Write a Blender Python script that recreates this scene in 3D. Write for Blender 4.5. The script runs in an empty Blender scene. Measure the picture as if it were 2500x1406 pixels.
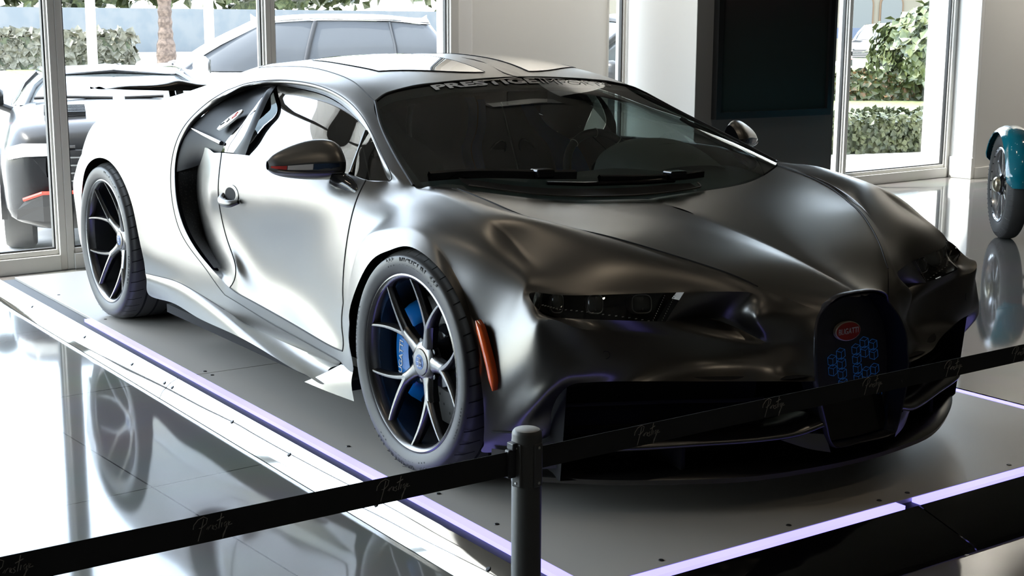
import bpy, bmesh, math, random
from mathutils import Vector, Matrix
R = math.radians
random.seed(7)

# ------------------------------------------------------------------ camera
scene = bpy.context.scene
COL = scene.collection
FLOOR = -0.072            # showroom floor; the display platform's top is z = 0
cam_data = bpy.data.cameras.new('camera')
cam_data.sensor_width = 36.0
cam_data.lens = 3407.0 / 2500.0 * 36.0
cam_data.clip_start = 0.05
cam_data.clip_end = 400
cam = bpy.data.objects.new('camera', cam_data)
COL.objects.link(cam)
_right, _up, _fwd = ((0.56602, 0.82438, 0.004336), (-0.154633, 0.101001, 0.982796), (-0.809759, 0.556953, -0.184645))
cam.matrix_world = Matrix(((_right[0], _up[0], -_fwd[0], (3.4729, -2.9984, 1.3214)[0]),
                           (_right[1], _up[1], -_fwd[1], (3.4729, -2.9984, 1.3214)[1]),
                           (_right[2], _up[2], -_fwd[2], (3.4729, -2.9984, 1.3214)[2]),
                           (0, 0, 0, 1)))
scene.camera = cam
cam_data.dof.use_dof = False
# ------------------------------------------------------------------ light and exposure
scene.view_settings.view_transform = 'Standard'
scene.view_settings.look = 'None'
scene.view_settings.exposure = .88
scene.view_settings.gamma = 1.0
scene.view_settings.use_curve_mapping = False
cy = scene.cycles
cy.max_bounces = 10; cy.diffuse_bounces = 5; cy.glossy_bounces = 5
cy.transmission_bounces = 6; cy.transparent_max_bounces = 16
cy.caustics_reflective = False; cy.caustics_refractive = False
cy.sample_clamp_indirect = 6.0; cy.blur_glossy = 0.6
world = bpy.data.worlds.new('daylight'); scene.world = world
world.use_nodes = True
wn = world.node_tree
bg = wn.nodes['Background']
sky = wn.nodes.new('ShaderNodeTexSky')
sky.sky_type = 'NISHITA'
sky.sun_disc = False; sky.sun_elevation = R(58); sky.sun_rotation = R(215)
mixw = wn.nodes.new('ShaderNodeMix'); mixw.data_type = 'RGBA'
mixw.inputs['Factor'].default_value = .85
wn.links.new(sky.outputs['Color'], mixw.inputs['A'])
mixw.inputs['B'].default_value = (.92, .96, 1.0, 1)        # bright hazy white
wn.links.new(mixw.outputs['Result'], bg.inputs['Color'])
bg.inputs['Strength'].default_value = 3.6
sun_data = bpy.data.lights.new('sun', 'SUN'); sun_data.energy = 8; sun_data.angle = R(.6)
sun_data.color = (1, .96, .88)
sun = bpy.data.objects.new('sun', sun_data); COL.objects.link(sun)
sun.rotation_euler = Vector((.30, .42, -.86)).to_track_quat('-Z', 'Y').to_euler()

# the window wall runs almost square to the car: wall frame with u along it, n into the room
WU = Vector((-.0673, .9977, 0)); WN = Vector((.9977, .0673, 0)); WO = Vector((-4.58, 0, 0))
WALL_M = Matrix(((WN.x, WU.x, 0, WO.x), (WN.y, WU.y, 0, WO.y), (0, 0, 1, 0), (0, 0, 0, 1)))
CEIL = 4.6; HEAD = 3.9          # ceiling, window heads (above the platform's top)
def portal(M, w, h, name):
    l = bpy.data.lights.new(name, 'AREA'); l.shape = 'RECTANGLE'; l.size = w; l.size_y = h
    l.cycles.is_portal = True
    o = bpy.data.objects.new(name, l); COL.objects.link(o); o.matrix_world = M
    return o
def wall_portal(u0, u1, name):
    # faces into the room (light's -Z along +n)
    c = WALL_M @ Vector((-.1, (u0+u1)/2, (FLOOR+HEAD)/2))
    X = WU; Z = -WN; Y = Z.cross(X)
    M = Matrix(((X.x, Y.x, Z.x, c.x), (X.y, Y.y, Z.y, c.y), (X.z, Y.z, Z.z, c.z), (0, 0, 0, 1)))
    return portal(M, u1-u0, HEAD-FLOOR, name)
for a, b in ((-7.4, 2.1), (6.3, 7.9)):
    wall_portal(a, b, 'window_daylight')
_c = Vector((-3.15, -7.42, (FLOOR+HEAD)/2))
portal(Matrix(((-1, 0, 0, _c.x), (0, 0, -1, _c.y), (0, -1, 0, _c.z), (0, 0, 0, 1))), 2.9, HEAD-FLOOR, 'window_daylight')
# ------------------------------------------------------------------ helpers
def link(name, mesh, parent=None):
    o = bpy.data.objects.new(name, mesh)
    COL.objects.link(o)
    if parent is not None:
        o.parent = parent
    return o

def tag(o, label, cat, group=None):
    o['label'] = label
    o['category'] = cat
    if group:
        o['group'] = group
    return o

def thing(name, label, cat, loc=(0, 0, 0), rotz=0.0, group=None):
    o = bpy.data.objects.new(name, None)
    o.empty_display_size = 0.1
    COL.objects.link(o)
    o.location = loc
    o.rotation_euler = (0, 0, rotz)
    return tag(o, label, cat, group)

def structure(o):
    o['kind'] = 'structure'
    return o

class MB:
    """collects vertices and faces of one mesh"""
    def __init__(self):
        self.v, self.f, self.m, self.cur = [], [], {}, 0
    def add(self, vs, fs):
        n = len(self.v)
        self.v += [tuple(p) for p in vs]
        if self.cur:
            for k in range(len(fs)): self.m[len(self.f) + k] = self.cur
        self.f += [tuple(i + n for i in f) for f in fs]
        return self
    def box(self, lo, hi, M=None):
        x0, y0, z0 = lo; x1, y1, z1 = hi
        vs = [(x0,y0,z0),(x1,y0,z0),(x1,y1,z0),(x0,y1,z0),(x0,y0,z1),(x1,y0,z1),(x1,y1,z1),(x0,y1,z1)]
        if M is not None:
            vs = [M @ Vector(p) for p in vs]
        return self.add(vs, [(3,2,1,0),(4,5,6,7),(0,1,5,4),(1,2,6,5),(2,3,7,6),(3,0,4,7)])
    def grid(self, rows, closed_u=False, closed_v=False, flip=False):
        nr, nc = len(rows), len(rows[0])
        vs = [p for r in rows for p in r]
        fs = []
        for i in range(nr if closed_v else nr - 1):
            for j in range(nc if closed_u else nc - 1):
                a = i*nc + j; b = i*nc + (j+1) % nc
                c = ((i+1) % nr)*nc + (j+1) % nc; d = ((i+1) % nr)*nc + j
                fs.append((d, c, b, a) if flip else (a, b, c, d))
        return self.add(vs, fs)
    def lathe(self, prof, seg=48, M=None, a0=0.0, a1=2*math.pi):
        """profile of (radius, axial); revolved about the local y axis (a wheel axle)"""
        closed = abs(a1 - a0 - 2*math.pi) < 1e-6
        n = seg if closed else seg + 1
        rows = []
        for r, h in prof:
            row = []
            for k in range(n):
                a = a0 + (a1 - a0) * k / seg
                p = Vector((r*math.cos(a), h, r*math.sin(a)))
                row.append(M @ p if M is not None else p)
            rows.append(row)
        return self.grid(rows, closed_u=closed)
    def tube(self, pts, rad, seg=8, cap=True, closed=False):
        pts = [Vector(p) for p in pts]
        n = len(pts); rows = []; up = None
        for i, p in enumerate(pts):
            if closed:
                t = (pts[(i+1) % n] - pts[i-1])
            else:
                t = pts[min(i+1, n-1)] - pts[max(i-1, 0)]
            if t.length < 1e-9:
                t = Vector((1, 0, 0))
            t.normalize()
            if up is None:
                up = Vector((0, 0, 1)) if abs(t.z) < .9 else Vector((1, 0, 0))
            s = t.cross(up)
            if s.length < 1e-6:
                s = t.orthogonal()
            s.normalize(); up = s.cross(t).normalized()
            r = rad[i] if isinstance(rad, (list, tuple)) else rad
            rows.append([p + (s*math.cos(2*math.pi*k/seg) + up*math.sin(2*math.pi*k/seg))*r for k in range(seg)])
        b = len(self.v)
        self.grid(rows, closed_u=True, closed_v=closed)
        if cap and not closed:
            self.f.append(tuple(b + k for k in range(seg))[::-1])
            self.f.append(tuple(b + (n-1)*seg + k for k in range(seg)))
        return self
    def prism(self, poly, axis, lo, hi):
        """polygon of 2D points extruded along an axis ('x','y','z')"""
        def mk(p, h):
            return {'x': (h, p[0], p[1]), 'y': (p[0], h, p[1]), 'z': (p[0], p[1], h)}[axis]
        n = len(poly)
        vs = [mk(p, lo) for p in poly] + [mk(p, hi) for p in poly]
        fs = [tuple(range(n))[::-1], tuple(range(n, 2*n))] + [(i, (i+1) % n, n+(i+1) % n, n+i) for i in range(n)]
        return self.add(vs, fs)
    def build(self, name, mat, parent=None, smooth=None, bevel=0.0, fix=True):
        me = bpy.data.meshes.new(name)
        me.from_pydata([tuple(p) for p in self.v], [], self.f)
        if mat is not None:
            for m in (mat if isinstance(mat, (list, tuple)) else [mat]):
                me.materials.append(m)
        for k, v in self.m.items():
            me.polygons[k].material_index = v
        if fix:
            bm = bmesh.new(); bm.from_mesh(me)
            bmesh.ops.recalc_face_normals(bm, faces=bm.faces)
            bm.to_mesh(me); bm.free()
        o = link(name, me, parent)
        if smooth is not None:
            for p in me.polygons:
                p.use_smooth = True
            me.set_sharp_from_angle(angle=R(smooth))
        if bevel:
            md = o.modifiers.new('bevel', 'BEVEL')
            md.width = bevel; md.segments = 2; md.limit_method = 'ANGLE'; md.angle_limit = R(35)
        return o

def spline(pts, n, closed=False):
    """Catmull-Rom (centripetal-ish) through points"""
    P = [Vector(p) for p in pts]
    out = []
    m = len(P)
    segs = m if closed else m - 1
    for i in range(segs):
        p1, p2 = P[i], P[(i+1) % m]
        p0 = P[i-1] if (i > 0 or closed) else p1 + (p1 - p2)
        p3 = P[(i+2) % m] if (i + 2 < m or closed) else p2 + (p2 - p1)
        d = max((p2 - p1).length, 1e-9)
        t1 = (p2 - p0) * (d / max((p1-p0).length + d, 1e-9))
        t2 = (p3 - p1) * (d / max((p3-p2).length + d, 1e-9))
        for k in range(n):
            t = k / n
            out.append(p1*(2*t**3-3*t**2+1) + t1*(t**3-2*t**2+t) + p2*(-2*t**3+3*t**2) + t2*(t**3-t**2))
    if not closed:
        out.append(P[-1])
    return out

def surf(rows, nu, nv):
    """smooth interpolating surface through a grid of points"""
    A = [spline(r, nu) for r in rows]
    cols = [spline([A[i][j] for i in range(len(A))], nv) for j in range(len(A[0]))]
    return [[cols[j][i] for j in range(len(cols))] for i in range(len(cols[0]))]

def mirror_y(pts):
    return [(p[0], -p[1], p[2]) for p in pts]

# ------------------------------------------------------------------ materials
def material(name, color, rough=0.5, metal=0.0, **kw):
    m = bpy.data.materials.new(name)
    m.use_nodes = True
    b = m.node_tree.nodes['Principled BSDF']
    b.inputs['Base Color'].default_value = (*color, 1)
    b.inputs['Roughness'].default_value = rough
    b.inputs['Metallic'].default_value = metal
    for k, v in kw.items():
        b.inputs[k.replace('_', ' ')].default_value = v
    return m

def bsdf(m):
    return m.node_tree.nodes['Principled BSDF']

def node(m, t, **kw):
    n = m.node_tree.nodes.new(t)
    for k, v in kw.items():
        setattr(n, k, v)
    return n

def wire(m, a, b):
    m.node_tree.links.new(a, b)

def noise_mix(m, scale, c1, c2, lo=.4, hi=.6, detail=4, coord='Object', socket='Base Color', rough_sock=False):
    tc = node(m, 'ShaderNodeTexCoord'); nz = node(m, 'ShaderNodeTexNoise')
    nz.inputs['Scale'].default_value = scale; nz.inputs['Detail'].default_value = detail
    wire(m, tc.outputs[coord], nz.inputs['Vector'])
    cr = node(m, 'ShaderNodeValToRGB')
    cr.color_ramp.elements[0].position = lo; cr.color_ramp.elements[0].color = (*c1, 1)
    cr.color_ramp.elements[1].position = hi; cr.color_ramp.elements[1].color = (*c2, 1)
    wire(m, nz.outputs['Fac'], cr.inputs['Fac'])
    wire(m, cr.outputs['Color'], bsdf(m).inputs[socket])
    return nz, cr

def bump_noise(m, scale, strength, dist=.002, coord='Object', detail=3):
    tc = node(m, 'ShaderNodeTexCoord'); nz = node(m, 'ShaderNodeTexNoise')
    nz.inputs['Scale'].default_value = scale; nz.inputs['Detail'].default_value = detail
    bp = node(m, 'ShaderNodeBump'); bp.inputs['Strength'].default_value = strength; bp.inputs['Distance'].default_value = dist
    wire(m, tc.outputs[coord], nz.inputs['Vector']); wire(m, nz.outputs['Fac'], bp.inputs['Height'])
    wire(m, bp.outputs['Normal'], bsdf(m).inputs['Normal'])

def glass(name, tint=(1, 1, 1), refl=1.0, ior=1.5, rough=0.0):
    """thin pane: see-through with a mirror-like skin"""
    m = bpy.data.materials.new(name); m.use_nodes = True
    nt = m.node_tree; nt.nodes.clear()
    out = nt.nodes.new('ShaderNodeOutputMaterial'); mix = nt.nodes.new('ShaderNodeMixShader')
    tr = nt.nodes.new('ShaderNodeBsdfTransparent'); gl = nt.nodes.new('ShaderNodeBsdfGlossy')
    lw = nt.nodes.new('ShaderNodeLayerWeight'); lw.inputs['Blend'].default_value = .5
    pw = nt.nodes.new('ShaderNodeMath'); pw.operation = 'POWER'; pw.inputs[1].default_value = 5
    f0 = ((ior-1)/(ior+1))**2
    mu = nt.nodes.new('ShaderNodeMath'); mu.operation = 'MULTIPLY_ADD'; mu.use_clamp = True
    mu.inputs[1].default_value = (1-f0)*refl; mu.inputs[2].default_value = f0*refl
    nt.links.new(lw.outputs['Facing'], pw.inputs[0])
    tr.inputs['Color'].default_value = (*tint, 1); gl.inputs['Roughness'].default_value = rough
    gl.inputs['Color'].default_value = (1, 1, 1, 1)
    nt.links.new(pw.outputs[0], mu.inputs[0]); nt.links.new(mu.outputs[0], mix.inputs['Fac'])
    nt.links.new(tr.outputs[0], mix.inputs[1]); nt.links.new(gl.outputs[0], mix.inputs[2])
    nt.links.new(mix.outputs[0], out.inputs['Surface'])
    return m

def emitter(name, color, strength):
    m = bpy.data.materials.new(name); m.use_nodes = True
    b = m.node_tree.nodes['Principled BSDF']
    b.inputs['Base Color'].default_value = (*[c*.6 for c in color], 1)
    b.inputs['Emission Color'].default_value = (*color, 1)
    b.inputs['Emission Strength'].default_value = strength
    return m
# ------------------------------------------------------------------ showroom shell
m_floor = material('polished_tile', (.20, .195, .185), .06)
def floor_nodes(m):
    tc = node(m, 'ShaderNodeTexCoord'); mp = node(m, 'ShaderNodeMapping')
    mp.inputs['Rotation'].default_value = (0, 0, R(-3.8)); mp.inputs['Location'].default_value = (.62, .35, 0)
    br = node(m, 'ShaderNodeTexBrick'); br.offset = 0.0
    br.inputs['Scale'].default_value = 1.0; br.inputs['Mortar Size'].default_value = .0028
    br.inputs['Brick Width'].default_value = 1.2; br.inputs['Row Height'].default_value = 1.2
    br.inputs['Color1'].default_value = (.20, .195, .185, 1); br.inputs['Color2'].default_value = (.185, .18, .172, 1)
    br.inputs['Mortar'].default_value = (.05, .05, .048, 1)
    wire(m, tc.outputs['Object'], mp.inputs['Vector']); wire(m, mp.outputs['Vector'], br.inputs['Vector'])
    nz = node(m, 'ShaderNodeTexNoise'); nz.inputs['Scale'].default_value = 2.2; nz.inputs['Detail'].default_value = 6
    wire(m, mp.outputs['Vector'], nz.inputs['Vector'])
    mx = node(m, 'ShaderNodeMix', data_type='RGBA', blend_type='MULTIPLY'); mx.inputs['Factor'].default_value = .35
    wire(m, br.outputs['Color'], mx.inputs['A']); wire(m, nz.outputs['Color'], mx.inputs['B'])
    wire(m, mx.outputs['Result'], bsdf(m).inputs['Base Color'])
    bp = node(m, 'ShaderNodeBump'); bp.inputs['Strength'].default_value = .02; bp.inputs['Distance'].default_value = .01
    wire(m, nz.outputs['Fac'], bp.inputs['Height']); wire(m, bp.outputs['Normal'], bsdf(m).inputs['Normal'])
floor_nodes(m_floor)
m_wall = material('wall_paint', (.80, .785, .75), .55); bump_noise(m_wall, 220, .04)
m_white = material('white_paint', (.88, .87, .85), .4); bump_noise(m_white, 150, .03)
m_dark_wall = material('charcoal_paint', (.17, .166, .158), .6); bump_noise(m_dark_wall, 220, .05)
m_ceiling = material('ceiling_paint', (.13, .119, .102), .7); bump_noise(m_ceiling, 90, .05)
m_back = material('showroom_back_paint', (.08, .071, .059), .6); bump_noise(m_back, 120, .05)
m_frame = material('window_frame_metal', (.70, .685, .65), .4, .1); bump_noise(m_frame, 60, .03)
m_gasket = material('black_gasket', (.02, .02, .02), .5); bump_noise(m_gasket, 200, .05)
m_pane = glass('window_glass', (.97, .99, .98), 1.0)

def wbox(mb, n0, n1, u0, u1, z0, z1):
    return mb.box((n0, u0, z0), (n1, u1, z1), WALL_M)
structure(MB().box((-4.0, -7.6, FLOOR-.06), (9.2, 16, FLOOR)).box((-6.4, -7.6, FLOOR-.06), (-4.0, 16, FLOOR-.0005)).build('floor', m_floor)) if 0 else None
fl = MB(); a0 = WALL_M @ Vector((-.1, -7.6, 0)); a1 = WALL_M @ Vector((-.1, 16.2, 0))
fl.prism([(a0.x, a0.y), (9.2, -7.6), (9.2, 16), (a1.x, a1.y)], 'z', FLOOR-.06, FLOOR)
structure(fl.build('floor', m_floor))
ce = MB(); ce.prism([(a0.x, a0.y), (9.2, -7.6), (9.2, 16), (a1.x, a1.y)], 'z', CEIL, CEIL+.15)
structure(ce.build('ceiling', m_ceiling))
# back wall: solid parts around the openings
wb = MB()
wbox(wb, -.18, 0, 2.31, 3.56, FLOOR-.06, HEAD)          # wall piece behind the car's roof
wbox(wb, -.18, 0, 4.02, 5.30, FLOOR-.06, HEAD)         # wall behind the pillar
wbox(wb, -.18, 0, 7.98, 16.2, FLOOR-.06, HEAD)
wbox(wb, -.18, 0, -7.6, 16.2, HEAD, CEIL+.15)           # lintel band
structure(wb.build('wall_back', m_wall))
# right: the wall steps forward beside the window, then runs on
wr = MB(); wbox(wr, .0, .265, 8.0, 16.2, FLOOR, CEIL)
structure(wr.build('wall_right', m_wall))
wt = MB(); wbox(wt, .0, .2655, 7.945, 8.0, FLOOR, CEIL); structure(wt.build('trim_1', m_white, bevel=.004))
bb = MB(); wbox(bb, .03, .275, 7.925, 7.95, FLOOR, .125); structure(bb.build('baseboard_return', m_white, bevel=.004))
bb = MB(); wbox(bb, .265, .277, 7.99, 16.0, FLOOR, .03); structure(bb.build('baseboard_right', m_white, bevel=.003))
# left glazed wall and the deep side of the room
wl = MB()
wl.box((-1.7, -7.6, FLOOR), (9.2, -7.42, CEIL)); wl.box((-4.6, -7.6, HEAD), (-1.7, -7.42, CEIL)); wl.box((-4.6, -7.6, FLOOR), (-1.7, -7.42, .1))
structure(wl.build('wall_left', m_back))
structure(MB().box((9.0, -7.4, FLOOR), (9.2, 16, CEIL)).build('wall_front', m_back))
structure(MB().box((-5.8, 16, FLOOR-.06), (9.2, 16.2, CEIL)).build('wall_far', m_back))

# window units: frame profile, gasket, pane
def window(n, u0, u1, z0, z1, mull_l, mull_r, sill=.09):
    fr = MB()
    wbox(fr, -.10, .02, u0, u0+mull_l, z0, z1); wbox(fr, -.10, .02, u1-mull_r, u1, z0, z1)
    wbox(fr, -.10, .03, u0+mull_l, u1-mull_r, z0, z0+sill); wbox(fr, -.10, .02, u0+mull_l, u1-mull_r, z1-.07, z1)
    # stepped inner bead
    wbox(fr, -.05, .0, u0+mull_l, u0+mull_l+.012, z0+sill, z1-.07); wbox(fr, -.05, .0, u1-mull_r-.012, u1-mull_r, z0+sill, z1-.07)
    wbox(fr, -.05, .005, u0+mull_l+.012, u1-mull_r-.012, z0+sill, z0+sill+.03)
    o = structure(fr.build('window_%d' % n, m_frame, bevel=.004))
    gk = MB()
    a, b, c, d = u0+mull_l+.012, u1-mull_r-.012, z0+sill+.03, z1-.07
    wbox(gk, -.045, -.015, a, a+.009, c, d); wbox(gk, -.045, -.015, b-.009, b, c, d); wbox(gk, -.045, -.015, a, b, c, c+.010)
    gk.build('gasket', m_gasket, o)
    pn = MB(); wbox(pn, -.034, -.026, a+.006, b-.006, c+.005, d-.005)
    pn.build('pane', m_pane, o)
    return o
Z0 = FLOOR
window(1, -5.90, -4.52, Z0, HEAD, .035, .035)
window(2, -4.52, -3.24, Z0, HEAD, .035, .035)
window(3, -3.24, -1.93, Z0, HEAD, .035, .035)
window(4, -1.93, -.615, Z0, HEAD, .035, .04)
window(5, -.615, .742, Z0, HEAD, .04, .035)
window(6, .742, 2.185, Z0, HEAD, .03, .07)
wt2 = MB(); wbox(wt2, -.14, .004, 2.185, 2.31, FLOOR, HEAD); structure(wt2.build('trim_3', m_white, bevel=.004))
window(7, 3.56, 3.745, Z0, HEAD, .004, .004)
window(8, 5.30, 6.385, Z0, HEAD, .04, .022)
window(11, 6.385, 7.945, Z0, HEAD, .022, .05)
window(9, -7.5, -5.90, Z0, HEAD, .06, .06)
# left glazing, same section, seen only in reflections
lg = MB()
for x in (-4.6, -3.2, -1.76):
    lg.box((x-.04, -7.55, .1), (x+.06, -7.43, HEAD))
lo = structure(lg.build('window_10', m_frame))
MB().box((-4.5, -7.5, .1), (-1.72, -7.49, HEAD)).build('pane', m_pane, lo)
# unseen eaves, added to keep direct sun out of the room
ev = MB(); wbox(ev, -1.1, -.1, -9, 17.5, HEAD+.12, HEAD+.42); structure(ev.build('trim_sun_eaves', m_white))

# pillar with the charcoal front
pl = MB(); pl.box((-4.835, 3.744, FLOOR), (-4.045, 5.165, CEIL)); structure(pl.build('wall_pillar', m_white, bevel=.003))
pf = MB(); pf.box((-4.045, 3.7445, FLOOR), (-4.04, 5.165, CEIL)); structure(pf.build('wall_pillar_front', m_dark_wall))
# ------------------------------------------------------------------ unseen fill lamps added to brighten the back wall; ceiling downlights
m_lamp = emitter('warm_lamp_lens', (1.0, .83, .62), 5.0)
m_lamp_ring = material('lamp_ring', (.5, .5, .48), .3, .6); bump_noise(m_lamp_ring, 60, .02)
def wall_fill(i, u, label):
    p = WALL_M @ Vector((1.15, u, CEIL-.035))
    t = thing('wall_fill_lamp', label, 'ceiling light', p, 0, 'added wall fill lamps')
    MB().box((-.10, -.45, -.04), (.10, .45, .035)).build('housing', m_lamp_ring, t, bevel=.006)
    l = bpy.data.lights.new('wall_fill_light', 'AREA'); l.shape = 'RECTANGLE'; l.size = .16; l.size_y = .8
    l.energy = 38; l.color = (1, .95, .86); l.spread = R(110)
    o = bpy.data.objects.new('lamp', l); COL.objects.link(o); o.parent = t; o.location = (0, 0, -.045)
    o.rotation_euler = (-WN*.62 + Vector((0,0,-1))).to_track_quat('-Z', 'Y').to_euler()
for i, u in enumerate((2.9, 8.6, 10.2, 11.8)):
    wall_fill(i, u, 'long unseen fill lamp added at the ceiling to brighten the back wall')
def downlight(x, y, k):
    t = thing('downlight', 'round warm recessed ceiling downlight over the display floor', 'ceiling light', (x, y, CEIL), 0, 'ceiling downlights')
    up = Matrix.Rotation(R(90), 4, 'X')
    MB().lathe([(.05,-.012),(.075,-.012),(.078,0)], 24, up).build('ring', m_lamp_ring, t, smooth=40)
    MB().lathe([(0,-.006),(.05,-.006)], 24, up).build('lens', m_lamp, t)
    l = bpy.data.lights.new('downlight_light', 'SPOT'); l.energy = 9; l.color = (1, .84, .64); l.spot_size = R(95); l.spot_blend = .6; l.shadow_soft_size = .05
    o = bpy.data.objects.new('lamp', l); COL.objects.link(o); o.parent = t; o.location = (0, 0, -.03)
k = 0
for x in (-1.5, 1.2, 3.9, 6.6):
    for y in (-3.0, .2, 3.4, 6.6):
        downlight(x, y, k); k += 1
# ------------------------------------------------------------------ outside the glass
GZ = -.148
m_concrete = material('sunlit_concrete', (.55, .53, .50), .8); noise_mix(m_concrete, 3, (.50,.48,.45), (.62,.60,.57))
m_grass = material('lawn_green', (.10, .12, .05), .9); noise_mix(m_grass, 14, (.08,.10,.03), (.14,.155,.065))
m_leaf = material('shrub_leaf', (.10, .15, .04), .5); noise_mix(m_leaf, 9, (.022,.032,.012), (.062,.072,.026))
m_leaf_bright = material('bush_leaf', (.16, .24, .05), .45); noise_mix(m_leaf_bright, 6, (.040,.056,.018), (.105,.118,.045))
m_leaf_pale = material('overexposed_hedge_leaf', (.1, .095, .07), .6); noise_mix(m_leaf_pale, 5, (.055,.052,.03), (.16,.15,.115), .35, .6)  # cream pallor of overexposure put into the leaf colour
m_flower = material('flower_leaf', (.3, .2, .08), .5); noise_mix(m_flower, 11, (.045,.055,.018), (.13,.06,.025), .52, .66)
m_bark = material('palm_bark', (.09, .065, .05), .9); noise_mix(m_bark, 9, (.062,.042,.032), (.12,.085,.066))
m_render = material('cream_render', (.12, .106, .078), .8); bump_noise(m_render, 20, .1)
m_terra = material('terracotta_trim', (.10, .062, .034), .8); bump_noise(m_terra, 20, .1)
m_haze = material('pale_blue_fence', (.10, .112, .122), .8); noise_mix(m_haze, 1.2, (.093,.106,.117), (.112,.12,.126))
m_glass_dark = material('tinted_glass', (.05, .06, .065), .04); bump_noise(m_glass_dark, 3, .01)
m_car_glass = material('suv_window_glass', (.085, .09, .098), .12, 0, Specular_IOR_Level=.12); bump_noise(m_car_glass, 3, .01)
m_white_car = material('white_car_paint', (.80, .80, .80), .35); bump_noise(m_white_car, 2, .01)
m_grey_car = material('dark_grey_car_paint', (.022, .023, .025), .2, 0, Specular_IOR_Level=.22); bump_noise(m_grey_car, 2, .01)
m_black_trim = material('black_trim', (.02, .02, .022), .4); bump_noise(m_black_trim, 80, .03)
m_chrome = material('bright_chrome', (.82, .82, .82), .08, 1.0); bump_noise(m_chrome, 20, .01)
m_red_trim = material('red_accent', (.62, .05, .03), .35); bump_noise(m_red_trim, 40, .02)
m_tyre_out = material('road_tyre', (.04, .04, .04), .7); bump_noise(m_tyre_out, 60, .2)
m_lamp_lens = material('headlight_lens_pale', (.75, .77, .80), .08); bump_noise(m_lamp_lens, 30, .05)
m_blue = material('blue_stripe', (.045, .062, .11), .5); bump_noise(m_blue, 30, .02)

structure(MB().box((-95, -45, GZ-.2), (-4.72, 90, GZ)).build('ground', m_concrete))
lawn = MB(); lawn.prism([(-10.2,4), (-10.2,30), (-34,60), (-34,22)], 'z', GZ, GZ+.03); lawn.prism([(-45.5,9.6),(-33,7.6),(-32,8.6),(-45,14.5)], 'z', GZ, GZ+.03)
o = structure(lawn.build('lawn', m_grass))

def leaves(name, fn, n, size, mat, seed, parent=None):
    """a clump of small folded leaves; fn(rng) gives a point and an outward direction"""
    rng = random.Random(seed); mb = MB()
    for _ in range(n):
        p, d = fn(rng)
        p = Vector(p); d = (Vector(d) + Vector((rng.uniform(-.7,.7), rng.uniform(-.7,.7), rng.uniform(-.3,.7)))).normalized()
        s = d.orthogonal().normalized(); s.rotate(Matrix.Rotation(rng.uniform(0, 6.28), 3, d)); t = d.cross(s)
        L = size*rng.uniform(.7, 1.35); w = L*.42
        mb.add([p, p+s*L*.5+t*w+d*L*.12, p+s*L, p+s*L*.5-t*w+d*L*.12], [(0,1,2),(0,2,3)])
    return mb.build(name, mat, parent, fix=False)
def hedge(name, a, b, thick, h, n, size, mat, label, cat, seed, core=None):
    a = Vector(a); b = Vector(b); ax = (b-a); L = ax.length; ax.normalize(); nn = Vector((-ax.y, ax.x, 0))
    root = tag(bpy.data.objects.new(name, None), label, cat); COL.objects.link(root)
    M = Matrix(((ax.x, nn.x, 0, a.x), (ax.y, nn.y, 0, a.y), (0, 0, 1, a.z), (0, 0, 0, 1)))
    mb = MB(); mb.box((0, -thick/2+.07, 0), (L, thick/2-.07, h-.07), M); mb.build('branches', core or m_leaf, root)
    def fn(r):
        k = r.random()
        if k < .42: return M @ Vector((r.uniform(0,L), thick/2-r.random()*.09, r.uniform(.02,h))), nn
        if k < .70: return M @ Vector((r.uniform(0,L), -thick/2+r.random()*.09, r.uniform(.02,h))), -nn
        if k < .95: return M @ Vector((r.uniform(0,L), r.uniform(-thick/2,thick/2), h-r.random()*.09)), Vector((0,0,1))
        return M @ Vector((r.choice((0.03,L-.03)), r.uniform(-thick/2,thick/2), r.uniform(.02,h))), ax
    leaves('foliage', fn, n, size, mat, seed, root)
    return root
def bush(name, c, rx, ry, rz, n, size, mat, label, seed):
    root = tag(bpy.data.objects.new(name, None), label, 'bush'); COL.objects.link(root)
    mb = MB(); rows = []
    for i in range(9):
        a = -math.pi/2 + math.pi*i/8
        rows.append([(c[0]+.8*rx*math.cos(a)*math.cos(b*math.pi/6), c[1]+.8*ry*math.cos(a)*math.sin(b*math.pi/6), c[2]+rz+.8*rz*math.sin(a)) for b in range(12)])
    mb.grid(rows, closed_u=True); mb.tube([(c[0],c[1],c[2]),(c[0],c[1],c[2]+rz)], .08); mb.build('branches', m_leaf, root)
    def fn(r):
        while True:
            v = Vector((r.uniform(-1,1), r.uniform(-1,1), r.uniform(-1,1)))
            if .75 < v.length < 1.0: break
        k = 1 + .14*math.sin(7*v.x+3*v.z) + .1*math.sin(9*v.y-4*v.z)
        return (c[0]+rx*v.x*k, c[1]+ry*v.y*k, max(c[2]+.02, c[2]+rz+rz*v.z*k)), v
    leaves('foliage', fn, n, size, mat, seed, root)
    return root
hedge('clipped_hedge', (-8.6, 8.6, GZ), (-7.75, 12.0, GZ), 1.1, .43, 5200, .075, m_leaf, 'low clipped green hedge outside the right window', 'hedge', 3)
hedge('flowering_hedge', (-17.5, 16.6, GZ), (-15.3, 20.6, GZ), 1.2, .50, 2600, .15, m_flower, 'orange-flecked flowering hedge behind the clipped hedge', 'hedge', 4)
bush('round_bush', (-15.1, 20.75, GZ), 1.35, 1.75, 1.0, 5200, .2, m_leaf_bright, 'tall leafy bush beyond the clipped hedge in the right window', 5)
hedge('roadside_hedge', (-44.5, 6.5, GZ), (-41.6, 12.9, GZ), 1.2, 1.12, 2600, .3, m_leaf_pale, 'sunlit hedge beside the road left of the palm trunk', 'hedge', 6)
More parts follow.
